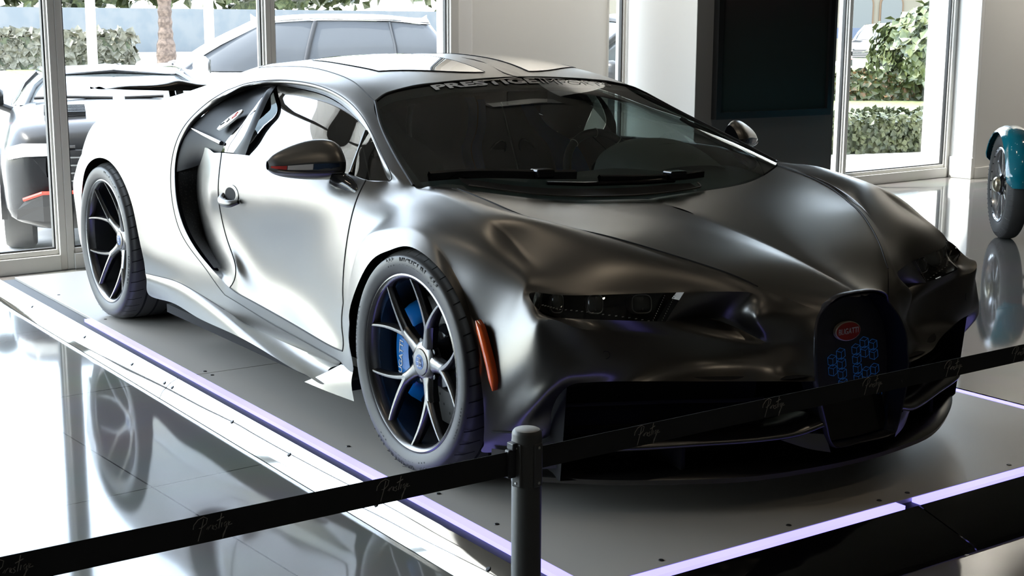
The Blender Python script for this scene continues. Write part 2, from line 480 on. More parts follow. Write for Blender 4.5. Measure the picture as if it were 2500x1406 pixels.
# far bank of trees, a pale fence before it
for i, (y, h, d) in enumerate(((-14, 6.5, -74), (0, 5.8, -76), (13, 6.4, -75), (27, 6.0, -77), (41, 6.6, -74))):
    bush('tree', (d, y+8, GZ+2.2), 3.2, 8.2, h/2, 1500, .8, m_leaf_bright, 'green tree in the row behind the pale fence, %s' % ('leftmost of the five', 'second from the left', 'in the middle of the row', 'second from the right', 'rightmost of the five')[i], 20+i)['group'] = 'trees behind the pale fence'
tag(MB().box((-70.3, -22, GZ), (-70, 52, 2.15)).build('boundary_fence', m_haze), 'long pale blue-white fence across the road', 'fence')
# palm trunk
t = thing('palm_tree', 'palm with a rough tan trunk beside the roadside hedge', 'palm tree', (-39.6, 13.32, GZ))
mb = MB(); prof = []
for k in range(46):
    z = k*.17; r = .205 + (.10 if z < .75 else .10*math.exp(-(z-.75)*4)) + (.022 if k % 2 else -.012)
    prof.append((r, z))
rows = [[(r*math.cos(a*math.pi/8+.2*(i%2)), r*math.sin(a*math.pi/8+.2*(i%2)), z) for a in range(16)] for i, (r, z) in enumerate(prof)]
mb.grid(rows, closed_u=True); mb.build('trunk', m_bark, t)
fr = MB()
for k in range(14):
    a = k*2.4; pts = [(0,0,7.6), (.9*math.cos(a),.9*math.sin(a),8.3+.3*math.sin(k)), (1.9*math.cos(a),1.9*math.sin(a),8.2), (2.8*math.cos(a),2.8*math.sin(a),7.3)]
    sp = spline(pts, 6); s = Vector((-math.sin(a), math.cos(a), 0))
    fr.grid([[p - s*.28*math.sin(math.pi*min(1,(i+1)/19)) - Vector((0,0,.12)), p, p + s*.28*math.sin(math.pi*min(1,(i+1)/19)) - Vector((0,0,.12))] for i, p in enumerate(sp)])
fr.build('fronds', m_leaf_bright, t, fix=False)
# white street posts
for x, y, lb in ((-40.95, 11.40, 'white post by the roadside hedge, left of the palm'), (-38.85, 14.47, 'white post between the palm and the white car')):
    tag(MB().lathe([(0,0),(.16,0),(.15,5.5),(0,5.5)], 12, Matrix.Translation((x, y, GZ)) @ Matrix.Rotation(R(90), 4, 'X')).build('street_post', m_white, smooth=40), lb, 'post', 'white street posts')
# canopy columns close to the glass
tag(MB().box((-5.62, 2.56, GZ), (-5.40, 2.80, HEAD+.12)).build('canopy_column', m_white), 'white square column outside, at the right edge of the left windows', 'column', 'canopy columns')
tag(MB().box((-5.60, 8.13, GZ), (-5.40, 8.40, HEAD+.12)).build('canopy_column', m_white), 'white square column outside the right window', 'column', 'canopy columns')
# cream building with arched windows
B0 = Vector((-40, 44, GZ)); bd = Vector((-.566, -.824, 0)) * -1; bn = Vector((.80, -.55, 0)).normalized(); bu = Vector((-bn.y, bn.x, 0))
BM = Matrix(((bu.x, -bn.x, 0, B0.x), (bu.y, -bn.y, 0, B0.y), (0, 0, 1, B0.z), (0, 0, 0, 1)))   # local x along facade, y into it
bt = thing('cream_building', 'cream building with orange-trimmed arched windows seen through the right window', 'building')
mb = MB(); mb.box((-16, 0, 0), (16, 6, 6.5), BM); mb.build('walls', m_render, bt)
def arch_poly(x, z, w, h):
    return [(x-w/2, z), (x+w/2, z)] + [(x+w/2*math.cos(a*math.pi/10), z+h-w/2+w/2*math.sin(a*math.pi/10)) for a in range(11)]
for x, w in ((-3.7, .9), (-2.55, .9), (1.2, .9), (2.5, .9)):
    for nm, off, g, mt in (('arch_trim', .06, .16, m_terra), ('arch_window', .10, 0, m_glass_dark)):
        p = arch_poly(x, .95-g/2, w+g, 1.95+g); k = MB()
        vs = [BM @ Vector((a, -off, b)) for a, b in p] + [BM @ Vector((a, .1, b)) for a, b in p]; n = len(p)
        k.add(vs, [tuple(range(n)), tuple(range(n, 2*n))[::-1]] + [(i, (i+1) % n, n+(i+1) % n, n+i) for i in range(n)])
        k.build(nm, mt, bt)
k = MB(); k.box((-1.5, -.08, 1.2), (0, .1, 2.85), BM); k.build('window_surround', m_terra, bt)
k = MB(); k.box((-1.35, -.1, 1.3), (-.15, .1, 2.72), BM); k.build('window_glass', m_glass_dark, bt)

# generic SUV body: cross-sections (x, sill y, belt y, belt z, hood-centre z)
def suv(name, label, x, y, z, head, paint, glassm, scale=1.0, low=1.0):
    t = thing(name, label, 'car', (x, y, z), R(head))
    t.scale = (scale,)*3
    st = [(2.42,.62,.62,.70,.72),(2.36,.80,.76,.92,.95),(2.15,.93,.86,1.02,1.08),(1.5,.97,.90,1.07,1.16),(.85,.97,.91,1.10,1.20),
          (0,.98,.92,1.12,1.12),(-1.2,.98,.93,1.15,1.15),(-2.0,.96,.90,1.17,1.17),(-2.35,.88,.84,1.16,1.16),(-2.45,.80,.78,1.1,1.1)]
    rows = []
    for X, s, b, bz, hz in st:
        half = [(X, 0, hz), (X, b*.55, hz-.01), (X, b*.92, bz+(hz-bz)*.4), (X, b, bz-.03), (X, s, .82), (X, s, .55), (X, s*.97, .34), (X, s*.8, .26)]
        rows.append([Vector((p[0]-(.05*(i-3)**2*.06 if X > 2.3 else 0), p[1], p[2])) for i, p in enumerate(half)])
    full = [[Vector((p.x, -p.y, p.z)) for p in r[::-1][:-1]] + r for r in rows]
    sf = surf(full, 3, 5)
    mb = MB(); mb.grid(sf)
    mb.f.append(tuple(range(len(sf[0])))); n = len(sf)*len(sf[0]); mb.f.append(tuple(range(n-len(sf[0]), n))[::-1])
    mb.build('body', paint, t, smooth=40)
    # greenhouse
    base = [(.95,.0),(.80,.80),(-.3,.86),(-1.6,.86),(-2.28,.78),(-2.36,0)]
    rz = lambda zz: 1.15 + (zz-1.15)*low
    top = [(.05,.0),(-.02,.58),(-.6,.66),(-1.5,.65),(-2.0,.60),(-2.08,0)]
    def ring(c, z): return [(p[0], p[1], zz) for p, zz in zip(c, z)]
    b = ring(base, (1.20,1.14,1.13,1.16,1.18,1.18)); tp = ring(top, [rz(q) for q in (1.70,1.66,1.70,1.70,1.66,1.70)])
    mid = [((p[0]+q[0])/2+.06*(1 if i < 2 else -.6), (p[1]+q[1])/2*1.03, (p[2]+q[2])/2) for i, (p, q) in enumerate(zip(b, tp))]
    gl = MB()
    for sgn in (1, -1):
        g = surf([[(p[0], sgn*p[1], p[2]) for p in r] for r in (b, mid, tp)], 5, 4); gl.grid(g)
    gl.build('windows', glassm, t, smooth=60)
    rf = MB()
    rr = [[(x_, y_, z_+.012) for x_, y_, z_ in ((p[0], p[1]*k, p[2]+.07*low*(1-k*k)) for p in tp)] for k in (-1.03,-.6,0,.6,1.03)]
    rf.grid(surf(rr, 4, 3)); rf.build('roof', paint, t, smooth=60)
    for s in (1, -1):
        pl = MB()
        pl.tube([(.98,s*.80,1.12),(.42,s*.72,rz(1.45)),(-.05,s*.60,rz(1.68))], .035, 6); pl.build('windscreen_pillar', paint, t, smooth=60)
        pl = MB(); pl.tube([(-.52,s*.875,1.10),(-.60,s*.79,rz(1.42)),(-.68,s*.675,rz(1.69))], .03, 6); pl.build('door_pillar', m_black_trim, t, smooth=60)
        pl = MB(); pl.tube([(-1.62,s*.87,1.13),(-1.60,s*.78,rz(1.42)),(-1.55,s*.665,rz(1.69))], .018, 6); pl.build('rear_door_pillar', m_black_trim, t, smooth=60)
        pl = MB(); pl.tube([(-.1,s*.60,rz(1.69)),(-.6,s*.675,rz(1.725)),(-1.5,s*.665,rz(1.725)),(-2.02,s*.61,rz(1.69))], .02, 6); pl.build('roof_rail', m_chrome, t, smooth=60)
        mr = MB(); g = []
        for k in range(8):
            a = k/7; rr_ = .115*math.sin(math.pi*(.12+.80*a))**.6
            g.append([(.62+.10*math.cos(b*math.pi/6)*rr_/.115, s*(.96+.24*a), 1.20+rr_*math.sin(b*math.pi/6)) for b in range(12)])
        mr.grid(g, closed_u=True); mr.f.append(tuple(range(12))); mr.f.append(tuple(range(84,96))); mr.tube([(.62,s*.88,1.08),(.62,s*1.0,1.13)], .035, 6)
        mo = mr.build('side_mirror', paint, t, smooth=60)
        MB().box((.515, s*1.0-.06*0, 1.12), (.53, s*1.18, 1.27)).build('mirror_glass', m_chrome, mo)
        # headlight wraps the corner
        hl = MB(); hl.grid([[(2.28,s*.90,.80),(2.40,s*.78,.83),(2.47,s*.52,.84)],[(2.24,s*.915,.89),(2.37,s*.79,.93),(2.45,s*.50,.93)]]); hl.build('headlight', m_lamp_lens, t, smooth=60)
        bl = MB(); bl.tube([(2.46,s*.55,.895),(2.47,s*.40,.90)], .02, 6); bl.build('lamp_bar', m_black_trim, t)
        # lower intake with red stripe
        iv = MB(); iv.grid([[(2.33,s*.86,.34),(2.45,s*.66,.33),(2.48,s*.45,.33)],[(2.36,s*.85,.42),(2.47,s*.66,.45),(2.50,s*.45,.46)],[(2.40,s*.78,.50),(2.48,s*.66,.54),(2.51,s*.45,.54)]]); iv.build('bumper_intake', m_black_trim, t)
        rs = MB(); rs.tube([(2.40,s*.80,.50),(2.485,s*.66,.555),(2.515,s*.42,.56)], .016, 6); rs.build('red_stripe', m_red_trim, t)
        # hood louvres
        for k in range(7):
            q = MB(); x0 = 1.62+.055*k; zz = 1.172-.006*k
            q.box((x0, s*.30, zz-.02), (x0+.026, s*.62, zz+.012)); q.build('hood_louvre', m_black_trim, t)
        wp = MB(); wp.tube([(1.02,s*.05,1.205),(.98,s*.45,1.215),(.95,s*.7,1.205)], .014, 6); wp.build('wiper', m_black_trim, t)
    gr = MB(); gr.box((2.44, -.46, .60), (2.50, .46, .88)); go = gr.build('grille', m_black_trim, t)
    bars = MB()
    for k in range(4): bars.box((2.495, -.45, .64+.06*k), (2.51, .45, .652+.06*k))
    bars.build('grille_bars', m_chrome, go)
    for X in (1.48, -1.45):
        for s in (1, -1):
            M = Matrix.Translation((X, s*.86, .36)) @ Matrix.Scale(s, 4, Vector((0,1,0)))
            w = MB().lathe([(.20,.10),(.34,.115),(.37,.07),(.37,-.10),(.33,-.13),(.2,-.13)], 32, M); wo = w.build('wheel', m_tyre_out, t, smooth=50)
            h = MB().lathe([(0,.08),(.06,.09),(.075,.06),(.22,.07),(.24,.11),(.25,.1)], 32, M); h.build('rim', m_chrome, wo, smooth=40)
            ar = MB().lathe([(.39,.12),(.46,.125),(.46,.08)], 32, Matrix.Translation((X, s*.86, .37)) @ Matrix.Scale(s, 4, Vector((0,1,0))), R(-10), R(190)); ar.build('wheel_arch', m_black_trim, t, smooth=40)
    return t
suv('grey_car', 'dark grey car with red bumper stripes parked outside the left window', -6.96, .531, GZ, -16.5, m_grey_car, m_glass_dark, .8, .42)
suv('white_suv', 'white SUV parked side-on behind the hypercar roof, outside', -10.57, 3.316, GZ, 246.65, m_white_car, m_car_glass, .888)
suv('dark_suv', 'dark vehicle glimpsed in the narrow gap left of the pillar', -7.1, 5.2, GZ, 270, m_grey_car, m_glass_dark, .9)
suv('far_white_car', 'white car parked before the cream building', -27.4, 32.6, GZ, -60, m_white_car, m_car_glass, .9)
tag(MB().box((-30.2, 33.0, .95), (-29.8, 38.0, 1.30)).build('blue_awning', m_blue), 'blue awning strip behind the far white car', 'awning')
# ------------------------------------------------------------------ display platform
m_deck = material('platform_paint', (.46, .43, .385), .36); bump_noise(m_deck, 300, .06)
m_mirror = material('polished_steel_trim', (.62, .61, .595), .045, 1.0)
def wavy(m):
    tc = node(m, 'ShaderNodeTexCoord'); mp = node(m, 'ShaderNodeMapping'); mp.inputs['Scale'].default_value = (.7, 1.6, 1.2)
    nz = node(m, 'ShaderNodeTexNoise'); nz.inputs['Scale'].default_value = 1.5; nz.inputs['Detail'].default_value = 1.2; nz.inputs['Distortion'].default_value = .6
    bp = node(m, 'ShaderNodeBump'); bp.inputs['Strength'].default_value = .35; bp.inputs['Distance'].default_value = .02
    wire(m, tc.outputs['Object'], mp.inputs['Vector']); wire(m, mp.outputs['Vector'], nz.inputs['Vector'])
    wire(m, nz.outputs['Fac'], bp.inputs['Height']); wire(m, bp.outputs['Normal'], bsdf(m).inputs['Normal'])
wavy(m_mirror)
m_channel = material('dark_led_channel', (.012, .012, .014), .6); bump_noise(m_channel, 80, .03)
m_led = emitter('led_strip_light', (.27, .245, 1.0), 1.0)
def led_var(m):
    tc = node(m, 'ShaderNodeTexCoord'); nz = node(m, 'ShaderNodeTexNoise'); nz.inputs['Scale'].default_value = 3.0
    mr = node(m, 'ShaderNodeMapRange'); mr.inputs['To Min'].default_value = 1.1; mr.inputs['To Max'].default_value = 1.7
    wire(m, tc.outputs['Object'], nz.inputs['Vector']); wire(m, nz.outputs['Fac'], mr.inputs['Value']); wire(m, mr.outputs['Result'], bsdf(m).inputs['Emission Strength'])
led_var(m_led)
m_screw = material('black_screw', (.03, .03, .03), .4, .5); bump_noise(m_screw, 200, .05)
XR, XF, YL, YR = -4.02, .978, -1.045, 1.192
plat = thing('display_platform', 'low grey display platform with mirror-steel ramps and violet light strips under the hypercar', 'platform', (0, 0, FLOOR))
def pbuild(mb, name, mat, **k):
    mb.v = [(x, y, z-FLOOR) for x, y, z in mb.v]
    return mb.build(name, mat, plat, **k)
for x0, x1 in ((XR, -1.502), (-1.498, XF)):
    pbuild(MB().box((x0, YL, FLOOR), (x1, YR, 0)), 'deck_panel', m_deck, bevel=.0015)
# light strips (a channel around the deck)
for nm, lo, hi in (('light_strip', (-2.75, -1.080, -.02), (XF, -1.047, .001)), ('light_strip', (.983, -1.09, -.02), (1.018, .035, .001)),
                   ('light_strip', (.983, .105, -.02), (1.018, 1.19, .001)), ('light_strip', (-3.4, 1.194, -.02), (XF, 1.225, .001))):
    pbuild(MB().box(lo, hi), nm, m_led)
pbuild(MB().box((XR, -1.118, FLOOR), (1.02, -1.0455, -.012)).box((.9785, -1.118, FLOOR), (1.04, 1.25, -.012)).box((XR, 1.1925, FLOOR), (1.02, 1.25, -.012)), 'light_channel', m_channel)
# mirror-steel edge ramps, in lengths
m_lacquer = material('black_lacquer_ramp', (.004, .004, .004), .06, 0, Specular_IOR_Level=.35); bump_noise(m_lacquer, 2, .02, .01)
def ramp(prof, along, a0, a1, name='edge_ramp'):
    n = max(2, int((a1-a0)/.06)); rows = []
    for h, z in prof:
        rows.append([((a0+(a1-a0)*k/n, h, z) if along == 'x' else (h, a0+(a1-a0)*k/n, z)) for k in range(n+1)])
    pbuild(MB().grid(rows), name, m_mirror if along == 'x' else m_lacquer, smooth=30)
pl_ = [(-1.119,-.012),(-1.123,-.004),(-1.150,-.017),(-1.184,-.047),(-1.187,-.052),(-1.196,FLOOR+.002)]
for a, b in ((-4.05, -1.503), (-1.497, .99)): ramp(pl_, 'x', a, b)
pr_ = [(-h+.131, z) for h, z in pl_]
for a, b in ((-4.05, -1.503), (-1.497, .99)): ramp(pr_, 'x', a, b)
pf_ = [(1.030,-.004),(1.036,0),(1.12,-.026),(1.222,-.058),(1.226,-.061),(1.236,FLOOR+.002)]
for a, b in ((-1.19, .068), (.074, 1.32)): ramp(pf_, 'y', a, b, 'front_ramp')
def screw(x, y, z, tilt=None):
    M = Matrix.Translation((x, y, z-FLOOR)) @ (tilt or Matrix.Identity(4)) @ Matrix.Rotation(R(90), 4, 'X')
    MB().lathe([(0,.0022),(.006,.002),(.008,0)], 12, M).build('screw', m_screw, plat, smooth=30)
for x, y in ((-1.53,-1.0),(-1.46,-1.0),(-2.7,-1.0),(-3.4,-1.0),(-.35,-1.0),(.2,-1.0),(.945,-.35),(.945,.01),(.945,.13),(.945,.6),(.5,-1.0),(.945,-.8)): screw(x, y, 0)
T1 = Matrix.Rotation(R(33), 4, 'X')
for x in (-3.3,-2.5,-1.9,-1.54,-1.46,-.9,-.45,.12,.7): screw(x, -1.160, -.0245, T1)
# ------------------------------------------------------------------ belt barrier
m_post = material('dark_grey_powder_coat', (.085, .085, .082), .42, .3); bump_noise(m_post, 400, .08)
m_post_cap = material('post_cap_grey', (.32, .31, .29), .5); bump_noise(m_post_cap, 120, .08)
m_belt = material('black_belt_webbing', (.012, .012, .012), .75)
def webbing(m):
    tc = node(m, 'ShaderNodeTexCoord'); wv = node(m, 'ShaderNodeTexWave'); wv.inputs['Scale'].default_value = 220
    bp = node(m, 'ShaderNodeBump'); bp.inputs['Strength'].default_value = .15; bp.inputs['Distance'].default_value = .001
    wire(m, tc.outputs['Object'], wv.inputs['Vector']); wire(m, wv.outputs['Fac'], bp.inputs['Height']); wire(m, bp.outputs['Normal'], bsdf(m).inputs['Normal'])
webbing(m_belt)
m_print = material('pale_belt_print', (.36, .34, .31), .7); bump_noise(m_print, 500, .1)
m_steel = material('small_steel', (.6, .6, .58), .3, .9); bump_noise(m_steel, 100, .02)
def text_mesh(name, body, size, mat, parent, M, extrude=.0006, bold=False, shear=0.0, spacing=1.0, align='CENTER', offset=0.0):
    c = bpy.data.curves.new(name, 'FONT'); c.body = body; c.size = size; c.extrude = extrude; c.shear = shear
    c.space_character = spacing; c.align_x = align; c.align_y = 'CENTER'; c.resolution_u = 3; c.offset = offset
    t = bpy.data.objects.new(name, c); COL.objects.link(t)
    dg = bpy.context.evaluated_depsgraph_get()
    me = bpy.data.meshes.new_from_object(t.evaluated_get(dg)); bpy.data.objects.remove(t)
    me.materials.clear(); me.materials.append(mat)
    me.transform(M)
    me.name = name
    return link(name, me, parent)
# the shop's script signature, drawn as pen strokes (unit: about 1 wide)
SCRIPT = [[(.0,.30),(.02,.42),(.14,.56),(.30,.62),(.40,.55),(.36,.40),(.24,.30),(.16,.30)], [(.30,.56),(.22,.25),(.12,-.08)],
          [(.36,.22),(.42,.30),(.40,.20),(.46,.30),(.50,.33)], [(.52,.20),(.58,.30),(.54,.32),(.52,.22),(.58,.18)], [(.66,.32),(.61,.28),(.66,.20),(.60,.16)],
          [(.80,.62),(.74,.36),(.70,.18)], [(.66,.42),(.86,.50)], [(.80,.34),(.77,.20)], [(.92,.34),(.86,.30),(.86,.20),(.94,.30),(.88,.06),(.80,-.14),(.82,-.02),(.95,.20)], [(.97,.24),(1.03,.32),(.98,.34),(.97,.22),(1.08,.24)]]
def script_sign(parent, M, w):
    mb = MB()
    for s in SCRIPT:
        mb.tube([M @ Vector(((x-.5)*w, (y-.25)*w*.9, .0004)) for x, y in s], .0011*w/.09, 5)
    return mb.build('printed_script', m_print, parent)
BZ = .523                                   # belt centre height
POSTS = [(1.424, -1.554), (1.446, -3.30), (1.37, 1.15)]
def post(x, y, label, vis):
    t = thing('barrier_post', label, 'barrier post', (x, y, FLOOR), R(14), 'belt barrier posts')
    H = .583-FLOOR; r = .0284
    def up(prof, seg=40): return MB().lathe(prof, seg, Matrix.Rotation(R(90), 4, 'X'))
    up([(0,0),(.15,0),(.155,.006),(.15,.012),(.04,.022),(0,.022)]).build('base', m_post, t, smooth=40)
    up([(r,.02),(r,H-.008),(r-.001,H-.004),(r-.004,H)]).build('pole', m_post, t, smooth=50)
    up([(r-.004,H),(r-.007,H+.0015),(0,H+.0015)]).build('cap', m_post_cap, t, smooth=30)
    for k in range(4):                       # four slotted receiver plates around the head
        a = R(90*k); M = Matrix.Rotation(a, 4, 'Z')
        pl = MB().box((r-.003, -.011, H-.106), (r+.0022, .011, H-.022), M)
        po = pl.build('receiver_plate', m_post, t, bevel=.004)
        for z in (H-.098, H-.030):
            MB().lathe([(0,.0016),(.0022,.0014),(.003,0)], 10, M @ Matrix.Translation((r+.0022, 0, z)) @ Matrix.Rotation(R(-90), 4, 'Z')).build('rivet', m_steel, po, smooth=30)
    return t
post(*POSTS[0], 'dark grey barrier post standing in front of the hypercar bumper', True)
post(*POSTS[1], 'dark grey barrier post at the near left end of the belt', False)
post(*POSTS[2], 'dark grey barrier post at the far right end of the belt', False)
def belt(a, b, w, label, marks, sag=.0, z0=BZ, z1=BZ, tip=True):
    t = thing('barrier_belt', label, 'barrier belt', (0, 0, 0), 0, 'printed barrier belts')
    a = Vector((*a, z0)); b = Vector((*b, z1)); d = (b-a); L = d.length; d.normalize()
    nrm = Vector((d.y, -d.x, 0)).normalized()
    if nrm.dot(Vector((3.47, -3.0, 0)) - a.xyz) < 0: nrm = -nrm
    A = a + d*.03; B = b - d*.03
    rows = []
    for s, off in ((w/2, .0005), (-w/2, .0005), (-w/2, -.0005), (w/2, -.0005)):
        rows.append([A.lerp(B, k/24) + Vector((0, 0, s - sag*4*(k/24)*(1-k/24))) + nrm*off for k in range(25)])
    MB().grid(rows, closed_v=True).build('webbing', m_belt, t, smooth=30)
    X = d if (nrm.cross(Vector((0,0,1)))).dot(d) < 0 else -d
    X = Vector((0,0,1)).cross(nrm)
    for f in marks:
        p = A.lerp(B, f) + Vector((0, 0, -sag*4*f*(1-f))) + nrm*.0006; Y = X.cross(nrm)*-1
        script_sign(t, Matrix(((X.x, 0, nrm.x, p.x), (X.y, 0, nrm.y, p.y), (0, 1, nrm.z, p.z), (0, 0, 0, 1))), .062)
    if tip:
        M = Matrix(((d.x, nrm.x, 0, A.x), (d.y, nrm.y, 0, A.y), (0, 0, 1, A.z), (0, 0, 0, 1)))
        e = MB().box((-.006, -.007, -w/2-.004), (.016, .007, w/2+.004), M); eo = e.build('belt_end', m_black_trim, t, bevel=.003)
        MB().box((-.008, -.011, w/2+.002), (.008, .009, w/2+.016), M).build('release_tab', m_black_trim, eo, bevel=.002)
    return t
belt(POSTS[0], POSTS[1], .047, 'near black barrier belt with script print running to the left', (.155,.355,.545,.74,.92))
belt(POSTS[0], POSTS[2], .043, 'black barrier belt with script print crossing in front of the horseshoe grille', (.10,.235,.355,.465,.565,.66,.76,.86), tip=False)
